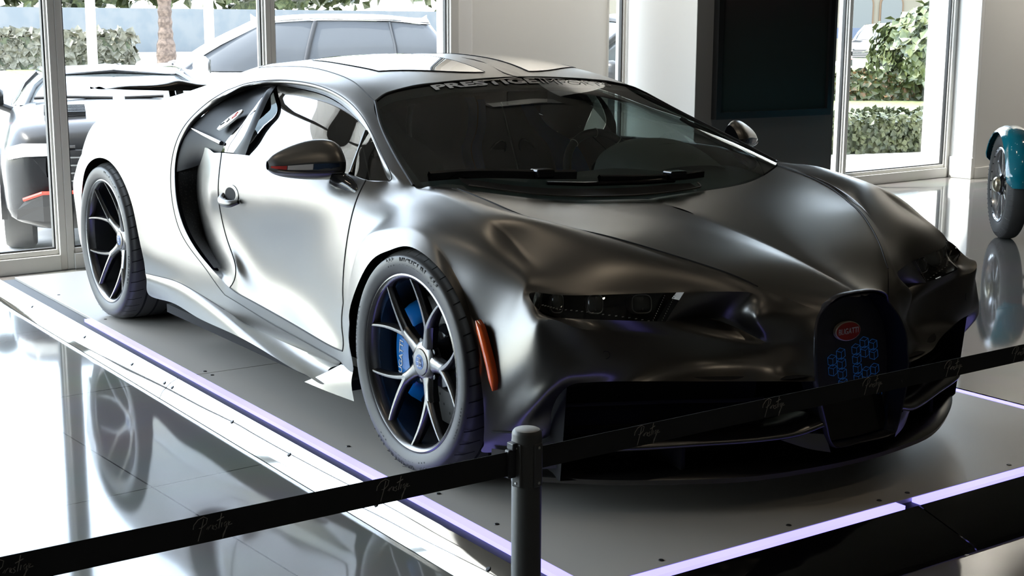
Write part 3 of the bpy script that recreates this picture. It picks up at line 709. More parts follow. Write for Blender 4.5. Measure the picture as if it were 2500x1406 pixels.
CAGE_V = [
  (-0.18,0.693,0.823),(0.01,0.677,0.794),(0.158,0.641,0.762),(0.283,0.572,0.741),(0.4,0.502,0.72),(0.576,0.377,0.669),(0.713,0.269,0.61),
  (0.828,0.139,0.544),(-0.085,0,0.755),(0.03,0,0.744),(0.158,0,0.728),(0.283,0,0.709),(0.4,0,0.689),(0.576,0,0.653),(0.713,0,0.619),(0.845,0,0.582),
  (-0.075,0.31,0.772),(0.035,0.264,0.762),(0.158,0.222,0.747),(0.283,0.178,0.728),(0.4,0.138,0.706),(0.576,0.078,0.664),(0.712,0.045,0.624),
  (0.843,0.045,0.579),(-0.1,0.53,0.797),(0.02,0.49,0.779),(0.158,0.44,0.757),(0.283,0.385,0.737),(0.4,0.33,0.715),(0.576,0.24,0.669),
  (0.712,0.16,0.617),(0.838,0.092,0.567),(-0.29,0.79,0.829),(-0.127,0.81,0.822),(0.057,0.81,0.8),(0.187,0.81,0.773),(0.275,0.8,0.731),
  (0.415,0.8,0.669),(0.5,0.8,0.609),(-0.2537,0.758,0.827),(-0.2174,0.726,0.825),(-0.1932,0.7046,0.8237),(-0.0818,0.7661,0.8188),
  (-0.0366,0.7222,0.8089),(-0.0064,0.693,0.7989),(0.0903,0.7542,0.7995),(0.1237,0.6985,0.7857),(0.1459,0.6613,0.7696),(0.2187,0.7315,0.7804),
  (0.2504,0.6529,0.7681),(0.2715,0.6006,0.7493),(0.3163,0.7017,0.7494),(0.3575,0.6033,0.7435),(0.385,0.5378,0.7268),(0.4681,0.6604,0.689),
  (0.5213,0.5208,0.687),(0.5567,0.4278,0.674),(0.565,0.66,0.606),(0.633,0.47,0.603),(0.722,0.297,0.596),(0.8314,0.155,0.5269),(0.8449,0.175,0.4935),
  (0.8598,0.189,0.4414),(0.8659,0.19,0.3905),(0.8706,0.19,0.3625),(0.772,0.205,0.577),(0.79,0.228,0.55),(0.7663,0.318,0.5378),(0.7992,0.24,0.5149),
  (0.5493,0.882,0.5536),(0.6063,0.83,0.5434),(0.6166,0.7,0.5174),(0.6657,0.45,0.4776),(0.7733,0.29,0.4653),(0.8137,0.228,0.4629),
  (0.5818,0.862,0.4852),(0.6219,0.8,0.4717),(0.6409,0.69,0.4544),(0.6765,0.45,0.4218),(0.7837,0.31,0.4132),(0.8329,0.24,0.4138),(0.6085,0.85,0.4223),
  (0.628,0.79,0.4181),(0.6484,0.695,0.4115),(0.7,0.47,0.3911),(0.8041,0.335,0.3896),(0.8398,0.25,0.3818),(0.8683,0.19,0.3759),(0.5826,0.83,0.3748),
  (0.6108,0.79,0.3875),(0.6416,0.71,0.3861),(0.7395,0.505,0.378),(0.8229,0.365,0.376),(0.8572,0.275,0.3705),(0.5071,0.872,0.5762),
  (0.5197,0.82,0.5523),(0.612,0.725,0.5509),(0.6393,0.54,0.5296),(0.6407,0.365,0.5176),(0.4564,0.866,0.6131),(-0.4746,0.855,0.832),
  (-0.4621,0.9,0.7636),(-0.4619,0.935,0.6342),(-0.4535,0.955,0.4442),(-0.3559,0.98,0.4566),(-0.4077,0.81,0.8329),(-0.3232,0.885,0.7708),
  (-0.3239,0.925,0.6939),(-0.3534,0.955,0.628),(-0.2384,0.982,0.6003),(-0.183,0.875,0.7952),(-0.1817,0.922,0.7511),(-0.2164,0.957,0.7046),
  (-0.1025,0.985,0.6644),(-0.037,0.872,0.7945),(-0.0314,0.922,0.7659),(-0.06,0.957,0.7372),(0.0227,0.985,0.6932),(0.1111,0.87,0.7725),
  (0.109,0.92,0.7488),(0.0864,0.957,0.723),(0.1587,0.985,0.6646),(0.2353,0.87,0.7371),(0.2356,0.918,0.7006),(0.2007,0.957,0.6587),
  (0.2559,0.985,0.6118),(0.327,0.868,0.6914),(0.3157,0.916,0.6428),(0.2771,0.957,0.5834),(0.3228,0.985,0.5425),(0.4243,0.868,0.6375),
  (0.3812,0.915,0.5698),(0.3373,0.957,0.5074),(0.3701,0.985,0.4655),(0.4535,0.892,0.5828),(0.4235,0.922,0.5189),(0.3827,0.956,0.4471),
  (0.3858,0.982,0.4054),(0.507,0.905,0.5376),(0.4625,0.927,0.4703),(0.412,0.954,0.4013),(0.397,0.98,0.3502),(0.5413,0.905,0.494),
  (0.4933,0.928,0.4259),(0.4262,0.95,0.3579),(0.396,0.974,0.2972),(0.5611,0.9,0.4416),(0.5043,0.922,0.3823),(0.4334,0.944,0.3127),(0.389,0.968,0.261),
  (0.5696,0.895,0.3981),(0.5124,0.918,0.3439),(0.4367,0.938,0.278),(0.3799,0.962,0.2275),(0.5726,0.89,0.3589),(0.5119,0.912,0.3031),
  (0.436,0.932,0.2422),(0.3703,0.957,0.195),(0.5262,0.838,0.3007),(0.5129,0.872,0.2857),(0.4866,0.902,0.2554),(0.4299,0.925,0.2104),
  (0.3622,0.953,0.1745),(0.505,0.83,0.2251),(0.4964,0.865,0.2148),(0.4704,0.893,0.1979),(0.4198,0.918,0.1716),(0.3525,0.948,0.1546),
  (-0.4402,0.968,0.2906),(-0.3713,0.98,0.3336),(-0.3565,0.975,0.2439),(-0.4589,0.965,0.2498),(-0.447,0.962,0.3385),(-0.6761,0.865,0.8508),
  (-0.8865,0.882,0.8534),(-1.191,0.888,0.8508),(-1.5604,0.888,0.8389),(-0.6413,0.93,0.7615),(-0.8571,0.945,0.7543),(-1.1318,0.95,0.7416),
  (-1.4659,0.945,0.7301),(-0.7086,0.93,0.6057),(-0.9474,0.93,0.5849),(-1.2126,0.932,0.5737),(-1.4791,0.935,0.6271),(-0.7583,0.925,0.4256),
  (-0.9675,0.925,0.4258),(-1.1801,0.93,0.439),(-1.4067,0.94,0.5192),(-0.7437,0.945,0.3451),(-0.9645,0.947,0.3655),(-1.1814,0.952,0.3864),
  (-1.2875,0.963,0.4448),(-0.7155,0.972,0.3094),(-0.9693,0.974,0.3309),(-1.176,0.975,0.3457),(-1.3166,0.976,0.3615),(-0.3663,0.98,0.3955),
  (-0.4246,0.797,0.8661),(-0.5682,0.752,0.9202),(-0.8015,0.685,1.0077),(-1.0199,0.65,1.0695),(-1.2356,0.645,1.1036),(-1.4257,0.66,1.113),
  (-1.5478,0.69,1.1104),(-1.6542,0.73,1.0964),(-1.7452,0.78,1.0653),(-1.8434,0.83,1.009),(-1.9129,0.87,0.9479),(-1.9577,0.9,0.8829),
  (-1.981,0.92,0.81),(-1.9801,0.935,0.7259),(-1.9369,0.95,0.6242),(-1.834,0.965,0.519),(-1.695,0.97,0.4487),(-1.539,0.975,0.3953),
  (-1.3701,0.974,0.3248),(-0.4499,0.795,0.8466),(-0.6193,0.742,0.9323),(-0.8585,0.672,0.9963),(-1.0848,0.638,1.0502),(-1.2811,0.633,1.0767),
  (-1.4522,0.648,1.088),(-1.5721,0.676,1.088),(-1.664,0.716,1.0743),(-1.7441,0.765,1.0441),(-1.8268,0.815,0.9924),(-1.8954,0.855,0.9353),
  (-1.9312,0.888,0.88),(-1.9552,0.907,0.8213),(-1.954,0.925,0.7327),(-1.9049,0.94,0.6219),(-1.8032,0.956,0.5319),(-1.6591,0.964,0.453),
  (-1.5059,0.97,0.406),(-0.5006,0.735,0.9111),(-0.6932,0.675,0.9878),(-0.8424,0.615,1.0593),(-1.06,0.578,1.118),(-1.28,0.552,1.145),
  (-1.5,0.535,1.158),(-1.75,0.52,1.156),(-2.06,0.5,1.141),(-2.3,0.48,1.113),(-2.55,0.46,1.07),(-2.8,0.44,1.012),(-3.05,0.43,0.957),(-3.28,0.42,0.91),
  (-3.5,0.41,0.86),(-0.844,0,1.135),(-1.06,0,1.178),(-1.28,0,1.2),(-1.5,0,1.207),(-1.75,0,1.198),(-2.06,0,1.168),(-2.3,0,1.13),(-2.55,0,1.08),
  (-2.8,0,1.018),(-3.05,0,0.96),(-3.28,0,0.912),(-3.52,0,0.86),(-0.86,0.31,1.122),(-1.06,0.29,1.169),(-1.28,0.28,1.193),(-1.5,0.27,1.202),
  (-1.75,0.26,1.194),(-2.06,0.25,1.166),(-2.3,0.24,1.13),(-2.55,0.23,1.08),(-2.8,0.22,1.018),(-3.05,0.21,0.96),(-3.28,0.21,0.912),(-3.51,0.2,0.86),
  (-0.868,0.5,1.101),(-1.06,0.4686,1.1454),(-1.28,0.4486,1.1712),(-1.5,0.4343,1.1827),(-1.75,0.4212,1.1784),(-2.06,0.405,1.1585),(-2.3,0.3888,1.1195),
  (-2.55,0.3726,1.0738),(-2.8,0.3564,1.0143),(-3.05,0.3464,0.9581),(-3.28,0.3402,0.9108),(-3.5038,0.3302,0.86),(-2.25,0.78,1),(-2.47,0.8,0.978),
  (-2.72,0.805,0.957),(-3,0.8,0.922),(-3.22,0.79,0.868),(-3.42,0.77,0.765),(-2.2,0.868,0.925),(-2.45,0.905,0.9),(-2.68,0.912,0.878),(-2.95,0.9,0.838),
  (-3.18,0.885,0.775),(-3.37,0.86,0.68),(-2.17,0.925,0.845),(-2.42,0.968,0.815),(-2.65,0.975,0.812),(-2.9,0.968,0.77),(-3.12,0.95,0.69),
  (-3.3,0.925,0.585),(-2.4,1,0.683),(-2.55,1,0.735),(-2.735,1,0.728),(-2.885,0.998,0.665),(-2.99,0.985,0.56),(-2.15,0.952,0.755),(-2.14,0.962,0.68),
  (-2.31,1,0.615),(-2.115,0.97,0.6),(-2.255,1,0.545),(-2.075,0.978,0.515),(-2.215,1,0.46),(-2,0.985,0.44),(-2.18,1,0.39),(-1.91,0.988,0.385),
  (-2.17,0.995,0.338),(-1.8,0.986,0.337),(-2.1795,0.988,0.2888),(-1.9413,0.988,0.3038),(-1.7248,0.986,0.3034),(-1.3837,0.972,0.2659),
  (-3.33,0.915,0.44),(-3.34,0.9,0.28),(-3.05,0.975,0.43),(-3.075,0.965,0.28),(-1.1948,0.968,0.3053),(-0.994,0.964,0.2841),(-0.7381,0.962,0.267),
  (-1.2293,0.955,0.2379),(-1.0389,0.945,0.2258),(-0.7855,0.94,0.2207),(-0.5184,0.945,0.2226),(-2.1585,0.992,0.252),(-1.8727,0.998,0.2765),
  (-1.6289,1,0.2744),(-1.304,1,0.2484),(-1.108,0.99,0.226),(-0.9246,0.975,0.2067),(-0.7149,0.96,0.1914),(-0.5831,0.95,0.1918),(-2.1595,0.98,0.1944),
  (-1.8649,0.995,0.215),(-1.5865,1.003,0.2055),(-1.2538,1.01,0.2076),(-0.9567,1.015,0.1997),(-0.712,1.015,0.1824),(-0.6082,1.01,0.1781),
  (-0.5154,1,0.1688),(-1.6622,0.884,0.8357),(-1.5984,0.935,0.717),(-1.6251,0.925,0.6022),(-1.5863,0.922,0.4832),(-1.4032,0.95,0.4191),
  (-1.8244,0.862,0.8274),(-1.9146,0.852,0.682),(-1.9425,0.842,0.5607),(-1.8519,0.852,0.4341),(-1.5671,0.915,0.3887),]
CAGE_F = [
  (6,8,9,17,16),(6,9,10,18,17),(6,10,11,19,18),(6,11,12,20,19),(6,12,13,21,20),(6,13,14,22,21),(6,14,15,23,22),(6,16,17,25,24),(6,17,18,26,25),
  (6,18,19,27,26),(6,19,20,28,27),(6,20,21,29,28),(6,21,22,30,29),(6,22,23,31,30),(6,24,25,1,0),(6,25,26,2,1),(6,26,27,3,2),(6,27,28,4,3),
  (6,28,29,5,4),(6,29,30,6,5),(6,30,31,7,6),(4,32,33,42,39),(4,33,34,45,42),(4,34,35,48,45),(4,35,36,51,48),(4,36,37,54,51),(4,37,38,57,54),
  (4,39,42,43,40),(4,42,45,46,43),(4,45,48,49,46),(4,48,51,52,49),(4,51,54,55,52),(4,54,57,58,55),(4,40,43,44,41),(4,43,46,47,44),(4,46,49,50,47),
  (4,49,52,53,50),(4,52,55,56,53),(4,55,58,59,56),(4,41,44,1,0),(4,44,47,2,1),(4,47,50,3,2),(4,50,53,4,3),(4,53,56,5,4),(4,56,59,6,5),(1,94,95,70,69),
  (1,95,96,71,70),(1,96,97,72,71),(1,97,98,73,72),(5,99,38,95,94),(5,38,57,96,95),(5,57,58,97,96),(1,58,59,98,97),(1,59,67,73,98),(1,6,65,66,59),
  (1,65,7,60,66),(1,59,66,68,67),(1,66,60,61,68),(1,67,68,74,73),(1,68,61,62,74),(1,69,70,76,75),(1,70,71,77,76),(1,71,72,78,77),(1,72,73,79,78),
  (1,73,74,80,79),(1,74,62,63,80),(1,75,76,82,81),(1,76,77,83,82),(1,77,78,84,83),(1,78,79,85,84),(1,79,80,86,85),(1,80,63,87,86),(1,81,82,89,88),
  (1,82,83,90,89),(1,83,84,91,90),(1,84,85,92,91),(1,85,86,93,92),(1,86,87,64,93),(4,100,105,106,101),(4,105,32,110,106),(4,32,33,114,110),
  (4,33,34,118,114),(4,34,35,122,118),(4,35,36,126,122),(4,36,37,130,126),(4,101,106,107,102),(4,106,110,111,107),(4,110,114,115,111),
  (4,114,118,119,115),(4,118,122,123,119),(4,122,126,127,123),(4,126,130,131,127),(4,130,134,135,131),(4,102,107,108,103),(4,107,111,112,108),
  (4,111,115,116,112),(4,115,119,120,116),(4,119,123,124,120),(4,123,127,128,124),(4,127,131,132,128),(4,131,135,136,132),(4,103,108,109,104),
  (4,108,112,113,109),(4,112,116,117,113),(4,116,120,121,117),(4,120,124,125,121),(4,124,128,129,125),(4,128,132,133,129),(4,132,136,137,133),
  (1,99,94,138,134),(1,94,69,142,138),(1,69,75,146,142),(1,75,81,150,146),(1,81,88,154,150),(1,88,158,159,154),(1,158,163,164,159),
  (1,134,138,139,135),(1,138,142,143,139),(1,142,146,147,143),(1,146,150,151,147),(1,150,154,155,151),(1,154,159,160,155),(1,159,164,165,160),
  (1,135,139,140,136),(1,139,143,144,140),(1,143,147,148,144),(1,147,151,152,148),(1,151,155,156,152),(1,155,160,161,156),(1,160,165,166,161),
  (1,136,140,141,137),(1,140,144,145,141),(1,144,148,149,145),(1,148,152,153,149),(1,152,156,157,153),(1,156,161,162,157),(1,161,166,167,162),
  (4,37,38,99,130),(4,130,99,134),(4,168,169,170,171),(3,100,173,177,101),(3,173,174,178,177),(3,174,175,179,178),(3,175,176,180,179),
  (3,101,177,181,102),(3,177,178,182,181),(3,178,179,183,182),(3,179,180,184,183),(3,102,181,185,103),(3,181,182,186,185),(3,182,183,187,186),
  (3,183,184,188,187),(3,103,185,189,172),(3,185,186,190,189),(3,186,187,191,190),(3,187,188,192,191),(3,172,189,193,168),(3,189,190,194,193),
  (3,190,191,195,194),(3,191,192,196,195),(4,103,104,197,172),(4,172,197,169,168),(2,198,199,218,217),(2,199,200,219,218),(2,200,201,220,219),
  (2,201,202,221,220),(2,202,203,222,221),(2,203,204,223,222),(2,204,205,224,223),(2,205,206,225,224),(2,206,207,226,225),(2,207,208,227,226),
  (2,208,209,228,227),(2,209,210,229,228),(2,210,211,230,229),(2,211,212,231,230),(2,212,213,232,231),(2,213,214,233,232),(2,214,215,234,233),
  (2,215,216,196,234),(9,249,250,262,261),(9,250,251,263,262),(9,251,252,264,263),(9,252,253,265,264),(9,253,254,266,265),(9,261,262,274,273),
  (9,262,263,275,274),(9,263,264,276,275),(9,264,265,277,276),(9,265,266,278,277),(9,273,274,238,237),(9,274,275,239,238),(9,275,276,240,239),
  (9,276,277,241,240),(9,277,278,242,241),(8,254,255,267,266),(8,255,256,268,267),(8,256,257,269,268),(8,257,258,270,269),(8,258,259,271,270),
  (8,259,260,272,271),(8,266,267,279,278),(8,267,268,280,279),(8,268,269,281,280),(8,269,270,282,281),(8,270,271,283,282),(8,271,272,284,283),
  (8,278,279,243,242),(8,279,280,244,243),(8,280,281,245,244),(8,281,282,246,245),(8,282,283,247,246),(8,283,284,248,247),(0,32,235,199,198),
  (0,235,236,200,199),(0,236,237,201,200),(0,105,32,198),(2,105,198,217),(0,237,238,202,201),(0,238,239,203,202),(0,239,240,204,203),
  (0,240,241,205,204),(0,241,242,206,205),(7,242,243,285,206),(7,243,244,286,285),(7,244,245,287,286),(7,245,246,288,287),(7,246,247,289,288),
  (7,247,248,290,289),(7,206,285,291,207),(7,285,286,292,291),(7,286,287,293,292),(7,287,288,294,293),(7,288,289,295,294),(7,289,290,296,295),
  (7,207,291,297,208),(7,291,292,298,297),(7,292,293,299,298),(7,293,294,300,299),(7,294,295,301,300),(7,295,296,302,301),(7,208,297,308,209),
  (7,297,298,303,308),(7,298,299,304,303),(7,299,300,305,304),(7,300,301,306,305),(7,301,302,307,306),(7,209,308,309,210),(7,308,303,310,309),
  (7,210,309,311,211),(7,309,310,312,311),(7,211,311,313,212),(7,311,312,314,313),(7,212,313,315,213),(7,313,314,316,315),(7,213,315,317,214),
  (7,315,316,318,317),(7,214,317,319,215),(7,317,318,320,319),(7,215,319,322,216),(7,319,320,321,322),(7,216,322,323),(7,302,307,326,324),
  (7,324,326,327,325),(2,196,195,328,216),(2,195,194,329,328),(2,194,193,330,329),(2,193,168,171,330),(11,216,328,331,323),(11,328,329,332,331),
  (11,329,330,333,332),(11,330,171,334,333),(12,320,321,336,335),(12,321,322,337,336),(12,322,323,338,337),(12,323,331,339,338),(12,331,332,340,339),
  (12,332,333,341,340),(12,333,334,342,341),(12,335,336,344,343),(12,336,337,345,344),(12,337,338,346,345),(12,338,339,347,346),(12,339,340,348,347),
  (12,340,341,349,348),(12,341,342,350,349),(10,176,180,352,351),(10,180,184,353,352),(10,184,188,354,353),(10,188,192,355,354),(10,351,352,357,356),
  (10,352,353,358,357),(10,353,354,359,358),(10,354,355,360,359),(10,192,355,196),(10,355,360,234,196),]
CAGE_C = [
  (0.35,17,18,19,20,21),(0.7,33,34,35,36,37),(1.0,38,57,58,59),(1.0,94,95,96,97,98),(0.9,69,70,71,72,73),(1.0,99,38),(1.0,99,94),(1.0,97,58),
  (0.5,98,73,74),(1.0,88,89,90,91,92,93,64),(1.0,104,109,113,117,121,125,129,133,137,141,145,149,153,157,162,167),
  (0.8,103,108,112,116,120,124,128,132),(1.0,88,158,163),(1.0,104,197,169,170),(1.0,100,173,174,175,176),(0.9,168,193,194,195,196),
  (1.0,217,218,219,220,221,222,223,224,225,226,227,228,229,230,231,232,233,234,196),(1.0,249,261,273,237),(1.0,32,235,236,237),
  (1.0,320,318,316,314,312,310,303,304,305,306,307,326,327),(1.0,216,328,329,330,171),(1.0,343,344,345,346,347,348,349,350),
  (1.0,320,321,322,323,331,332,333,334),]
CAGE_CI = [
  (-0.4499,0.795,0.8466),(-0.6193,0.742,0.9323),(-0.8585,0.672,0.9963),(-1.0848,0.638,1.0502),(-1.2811,0.633,1.0767),(-1.4522,0.648,1.088),
  (-1.5721,0.676,1.088),(-1.664,0.716,1.0743),(-1.7441,0.765,1.0441),(-1.8268,0.815,0.9924),(-1.8954,0.855,0.9353),(-1.9312,0.888,0.88),
  (-1.9552,0.907,0.8213),(-1.954,0.925,0.7327),(-1.9049,0.94,0.6219),(-1.8032,0.956,0.5319),(-1.6591,0.964,0.453),(-1.5059,0.97,0.406),
  (-1.3166,0.976,0.3615),]
CAGE_SZ = [
  (-1.8244,0.862,0.8274),(-1.9146,0.852,0.682),(-1.9425,0.842,0.5607),(-1.8519,0.852,0.4341),(-1.5671,0.915,0.3887),]
CAGE_BELT = [
  (-0.4077,0.81,0.8329),(-0.4746,0.855,0.832),(-0.6761,0.865,0.8508),(-0.8865,0.882,0.8534),(-1.191,0.888,0.8508),(-1.5604,0.888,0.8389),]
CAGE_PL = [
  (-1.4676,0.876,0.8454),(-1.4046,0.855,0.915),(-1.4093,0.8,1.0167),(-1.4531,0.745,1.07),(-1.5338,0.68,1.0872),]
CAGE_PR = [
  (-1.3564,0.877,0.8448),(-1.341,0.852,0.9191),(-1.3657,0.79,1.0185),(-1.4239,0.735,1.0663),(-1.5139,0.672,1.0893),]
CAGE_QW = [
  (-1.6021,0.872,0.8397),(-1.5653,0.866,0.8814),(-1.4856,0.838,0.9508),(-1.445,0.815,0.9816),(-1.4586,0.76,1.047),(-1.5346,0.69,1.0842),]
CAGE_H = [
  (0.839,-0,0.5895),(0.8377,0.075,0.5854),(0.8377,0.115,0.5711),(0.828,0.139,0.544),(0.8314,0.155,0.5269),(0.8449,0.175,0.4935),(0.8598,0.189,0.4414),
  (0.8659,0.19,0.3905),(0.8706,0.19,0.3625),(0.88,0.176,0.2913),(0.8833,0.156,0.2277),(0.885,0.142,0.1867),(0.8903,0.12,0.1653),(0.8853,-0,0.1605),]
CAGE_P = ['a_pillar', 'bumper', 'c_line', 'door', 'fender', 'headlight', 'hood', 'quarter', 'rear_deck', 'roof', 'scoop', 'sill', 'skirt']
# ------------------------------------------------------------------ the hypercar's body shell
# right half: points ON the surface (x forward from the front axle, w = distance from the
# centre line, z up); a Catmull-Clark surface is solved to pass through them, then mirrored.
def shell(levels=3):
    verts = [Vector((x, -w, z)) for x, w, z in CAGE_V]
    me = bpy.data.meshes.new('cage')
    me.from_pydata([tuple(v) for v in verts], [], [f[1:] for f in CAGE_F])
    for i, p in enumerate(me.polygons):
        p.material_index = CAGE_F[i][0]
        p.use_smooth = True
    bm = bmesh.new(); bm.from_mesh(me)
    bmesh.ops.recalc_face_normals(bm, faces=bm.faces)
    seen = set()
    bm.faces.ensure_lookup_table()
    for f0 in bm.faces:                       # every connected piece faces outward
        if f0.index in seen: continue
        comp, todo = [], [f0]; seen.add(f0.index)
        while todo:
            f = todo.pop(); comp.append(f)
            for e in f.edges:
                for g in e.link_faces:
                    if g.index not in seen:
                        seen.add(g.index); todo.append(g)
        if sum(f.normal.dot(f.calc_center_median() - Vector((-1.2, 0, .45))) * f.calc_area() for f in comp) < 0:
            bmesh.ops.reverse_faces(bm, faces=comp)
    bm.to_mesh(me); bm.free()
    for _ in CAGE_P:
        me.materials.append(None)
    emap = {tuple(sorted(e.vertices)): e.index for e in me.edges}
    at = me.attributes.new('crease_edge', 'FLOAT', 'EDGE')
    for c in CAGE_C:
        for a, b in zip(c[1:-1], c[2:]):
            k = tuple(sorted((a, b)))
            if k in emap:
                at.data[emap[k]].value = c[0]
    o = link('cage', me)
    md = o.modifiers.new('s', 'SUBSURF'); md.levels = levels; md.render_levels = levels
    md.boundary_smooth = 'ALL'; md.quality = 4; md.use_limit_surface = True
    n = len(verts)
    goal = verts; cur = [v.copy() for v in verts]
    cent = [abs(v.y) < 1e-5 for v in goal]
    md.levels = 2
    for it in range(14):
        dg = bpy.context.evaluated_depsgraph_get()
        ev = o.evaluated_get(dg); em = ev.to_mesh()
        for i in range(n):
            cur[i] += (goal[i] - em.vertices[i].co) * 0.8
        ev.to_mesh_clear()
        for i in range(n):
            me.vertices[i].co = cur[i]
        me.update()
    md.levels = levels
    dg = bpy.context.evaluated_depsgraph_get()
    ev = o.evaluated_get(dg); em = ev.to_mesh()
    V = [v.co.copy() for v in em.vertices]
    F = [(p.material_index, tuple(p.vertices)) for p in em.polygons]
    ev.to_mesh_clear()
    bpy.data.objects.remove(o)
    return V, F

def split_shell(V, F):
    """mirror, weld the middle, compute shared corner normals and cut into panels"""
    nv = len(V); V = list(V)
    for v in V:
        if abs(v.y) < 2e-3: v.y = 0.0
    mir = {}
    for i in range(nv):
        if V[i].y == 0.0: mir[i] = i
        else:
            mir[i] = len(V); V.append(Vector((V[i].x, -V[i].y, V[i].z)))
    FF = [(p, 0, f) for p, f in F] + [(p, 1, tuple(mir[i] for i in reversed(f))) for p, f in F]
    # outward orientation
    fn = []
    for p, s, f in FF:
        a, b, c = V[f[0]], V[f[1]], V[f[2]]
        d = V[f[3]] if len(f) > 3 else a
        fn.append((c - a).cross(d - b) if len(f) > 3 else (b - a).cross(c - a))
    adj = {}
    for i, (p, s, f) in enumerate(FF):
        for k in f: adj.setdefault(k, []).append(i)
    unit = [n.normalized() for n in fn]
    cosl = math.cos(R(42))
    def corner(i, k):
        t = Vector((0, 0, 0))
        for j in adj[k]:
            if unit[j].dot(unit[i]) > cosl: t += fn[j]
        return t.normalized()
    return V, FF, corner

def panel(name, V, FF, corner, sel, mat, parent, sign):
    ids = [i for i, (p, s, f) in enumerate(FF) if sel(p, s)]
    use = sorted({k for i in ids for k in FF[i][2]}); ix = {k: j for j, k in enumerate(use)}
    me = bpy.data.meshes.new(name)
    fs = [tuple(ix[k] for k in (FF[i][2] if sign > 0 else FF[i][2][::-1])) for i in ids]
    me.from_pydata([tuple(V[k]) for k in use], [], fs)
    me.materials.append(mat)
    nl = []
    for i in ids:
        f = FF[i][2] if sign > 0 else FF[i][2][::-1]
        nl += [tuple(corner(i, k) * sign) for k in f]
    for p in me.polygons: p.use_smooth = True
    me.normals_split_custom_set(nl)
    return link(name, me, parent)

def gap_lines(V, FF, pairs):
    """chains of edges that separate the given panels (per side)"""
    em = {}
    for i, (p, s, f) in enumerate(FF):
        for a, b in zip(f, f[1:] + f[:1]):
            em.setdefault((min(a, b), max(a, b)), []).append((p, s))
    out = []
    for a, b in pairs:
        for s in (0, 1):
            es = [e for e, q in em.items() if len(q) == 2 and {x[0] for x in q} == {a, b} and q[0][1] == s and q[1][1] == s]
            nb = {}
            for x, y in es:
                nb.setdefault(x, []).append(y); nb.setdefault(y, []).append(x)
            left = set(es)
            while left:
                ends = [k for k in nb if sum(1 for y in nb[k] if (min(k, y), max(k, y)) in left) == 1]
                k = ends[0] if ends else next(iter(left))[0]
                chain = [k]
                while True:
                    nx = [y for y in nb[k] if (min(k, y), max(k, y)) in left]
                    if not nx: break
                    left.discard((min(k, nx[0]), max(k, nx[0])))
                    k = nx[0]; chain.append(k)
                out.append([V[i] for i in chain])
    return out
m_paint = material('satin_grey_paint', (.155, .149, .139), .32, .94); bump_noise(m_paint, 900, .012)
m_paint_dark = material('satin_dark_grey_paint', (.095, .093, .090), .25, .9); bump_noise(m_paint_dark, 900, .012)
m_gap = material('panel_gap_black', (.006, .006, .006), .7); bump_noise(m_gap, 100, .02)
m_carbon = material('dark_carbon', (.010, .0105, .012), .5, 0, Specular_IOR_Level=.12); bump_noise(m_carbon, 500, .05)
m_black_mesh = material('black_mesh', (.014, .014, .014), .5, .3)
m_gloss_black = material('gloss_black', (.008, .008, .009), .08); bump_noise(m_gloss_black, 4, .004)
m_cavity = material('black_cavity', (.004, .004, .004), .9); bump_noise(m_cavity, 50, .05)
car = thing('sports_car', 'satin grey two-door hypercar with a horseshoe grille, parked on the lit display platform', 'car')
SV, SF = shell(3)
SVV, SFF, SCORN = split_shell(SV, SF)
def pan(name, keys, side=None, mat=None, parent=None):
    ks = [CAGE_P.index(k) for k in (keys if isinstance(keys, (list, tuple)) else [keys])]
    return panel(name, SVV, SFF, SCORN, lambda p, s: p in ks and (side is None or s == side), mat or m_paint, parent or car, 1)
hood = pan('hood', 'hood'); bumper = pan('front_bumper', 'bumper'); roof = pan('roof', 'roof'); deck = pan('rear_deck', 'rear_deck')
doors, fenders, quarters, trims = {}, {}, {}, {}
for s in (0, 1):                             # 0 = the car's right (towards the windows), 1 = its left
    fenders[s] = pan('front_fender', 'fender', s); doors[s] = pan('door', 'door', s)
    trims[s] = pan('c_line_trim', 'c_line', s); pan('roof_pillar', 'a_pillar', s)
    quarters[s] = pan('rear_fender', ['quarter', 'scoop'], s); pan('side_skirt', ['skirt', 'sill'], s)
def gaps(a, bs, r=.0022):
    """dark shut lines along panel borders"""
    out = []
    for ch in gap_lines(SVV, SFF, [(CAGE_P.index(a), CAGE_P.index(b)) for b in bs]):
        if len(ch) > 2: out.append(MB().tube(ch, r, 6))
    return out
for mb in sum((gaps('hood', ['fender', 'bumper'], .0028), gaps('door', ['fender', 'scoop', 'c_line'], .0024), gaps('c_line', ['quarter', 'a_pillar', 'sill'], .0018), gaps('roof', ['a_pillar', 'rear_deck'], .0018), gaps('quarter', ['skirt'], .0018)), []):
    mb.build('panel_gap', m_gap, car)

def both(fn):
    for s in (-1, 1): fn(s)
def my(p, s): return (p[0], s*p[1], p[2])    # w -> y for side s

# ---- glass
m_screen = glass('windscreen_glass', (.62, .72, .68), 1.0, 1.52)
m_side_glass = glass('side_window_glass', (.30, .34, .34), 1.6, 1.6)
m_quarter_glass = glass('quarter_glass', (.10, .11, .12), 1.8, 1.6)
BOT = [(-.09,0,.762),(-.085,.31,.775),(-.11,.53,.799),(-.19,.69,.824),(-.29,.787,.828)]
TOP = [(-.846,0,1.131),(-.858,.30,1.119),(-.866,.46,1.102),(-.862,.555,1.084),(-.8424,.612,1.0593)]
m1 = [(-.33,0,.895),(-.335,.33,.902),(-.37,.545,.901),(-.43,.665,.906),(-.5006,.735,.9111)]
m2 = [(-.60,0,1.03),(-.61,.32,1.028),(-.635,.51,1.012),(-.665,.62,1.0),(-.6932,.675,.9878)]
def wsrow(r): return [(x, -w, z) for x, w, z in r[::-1]] + [(x, w, z) for x, w, z in r[1:]]
ws = surf([wsrow(r) for r in (BOT, m1, m2, TOP)], 8, 10)
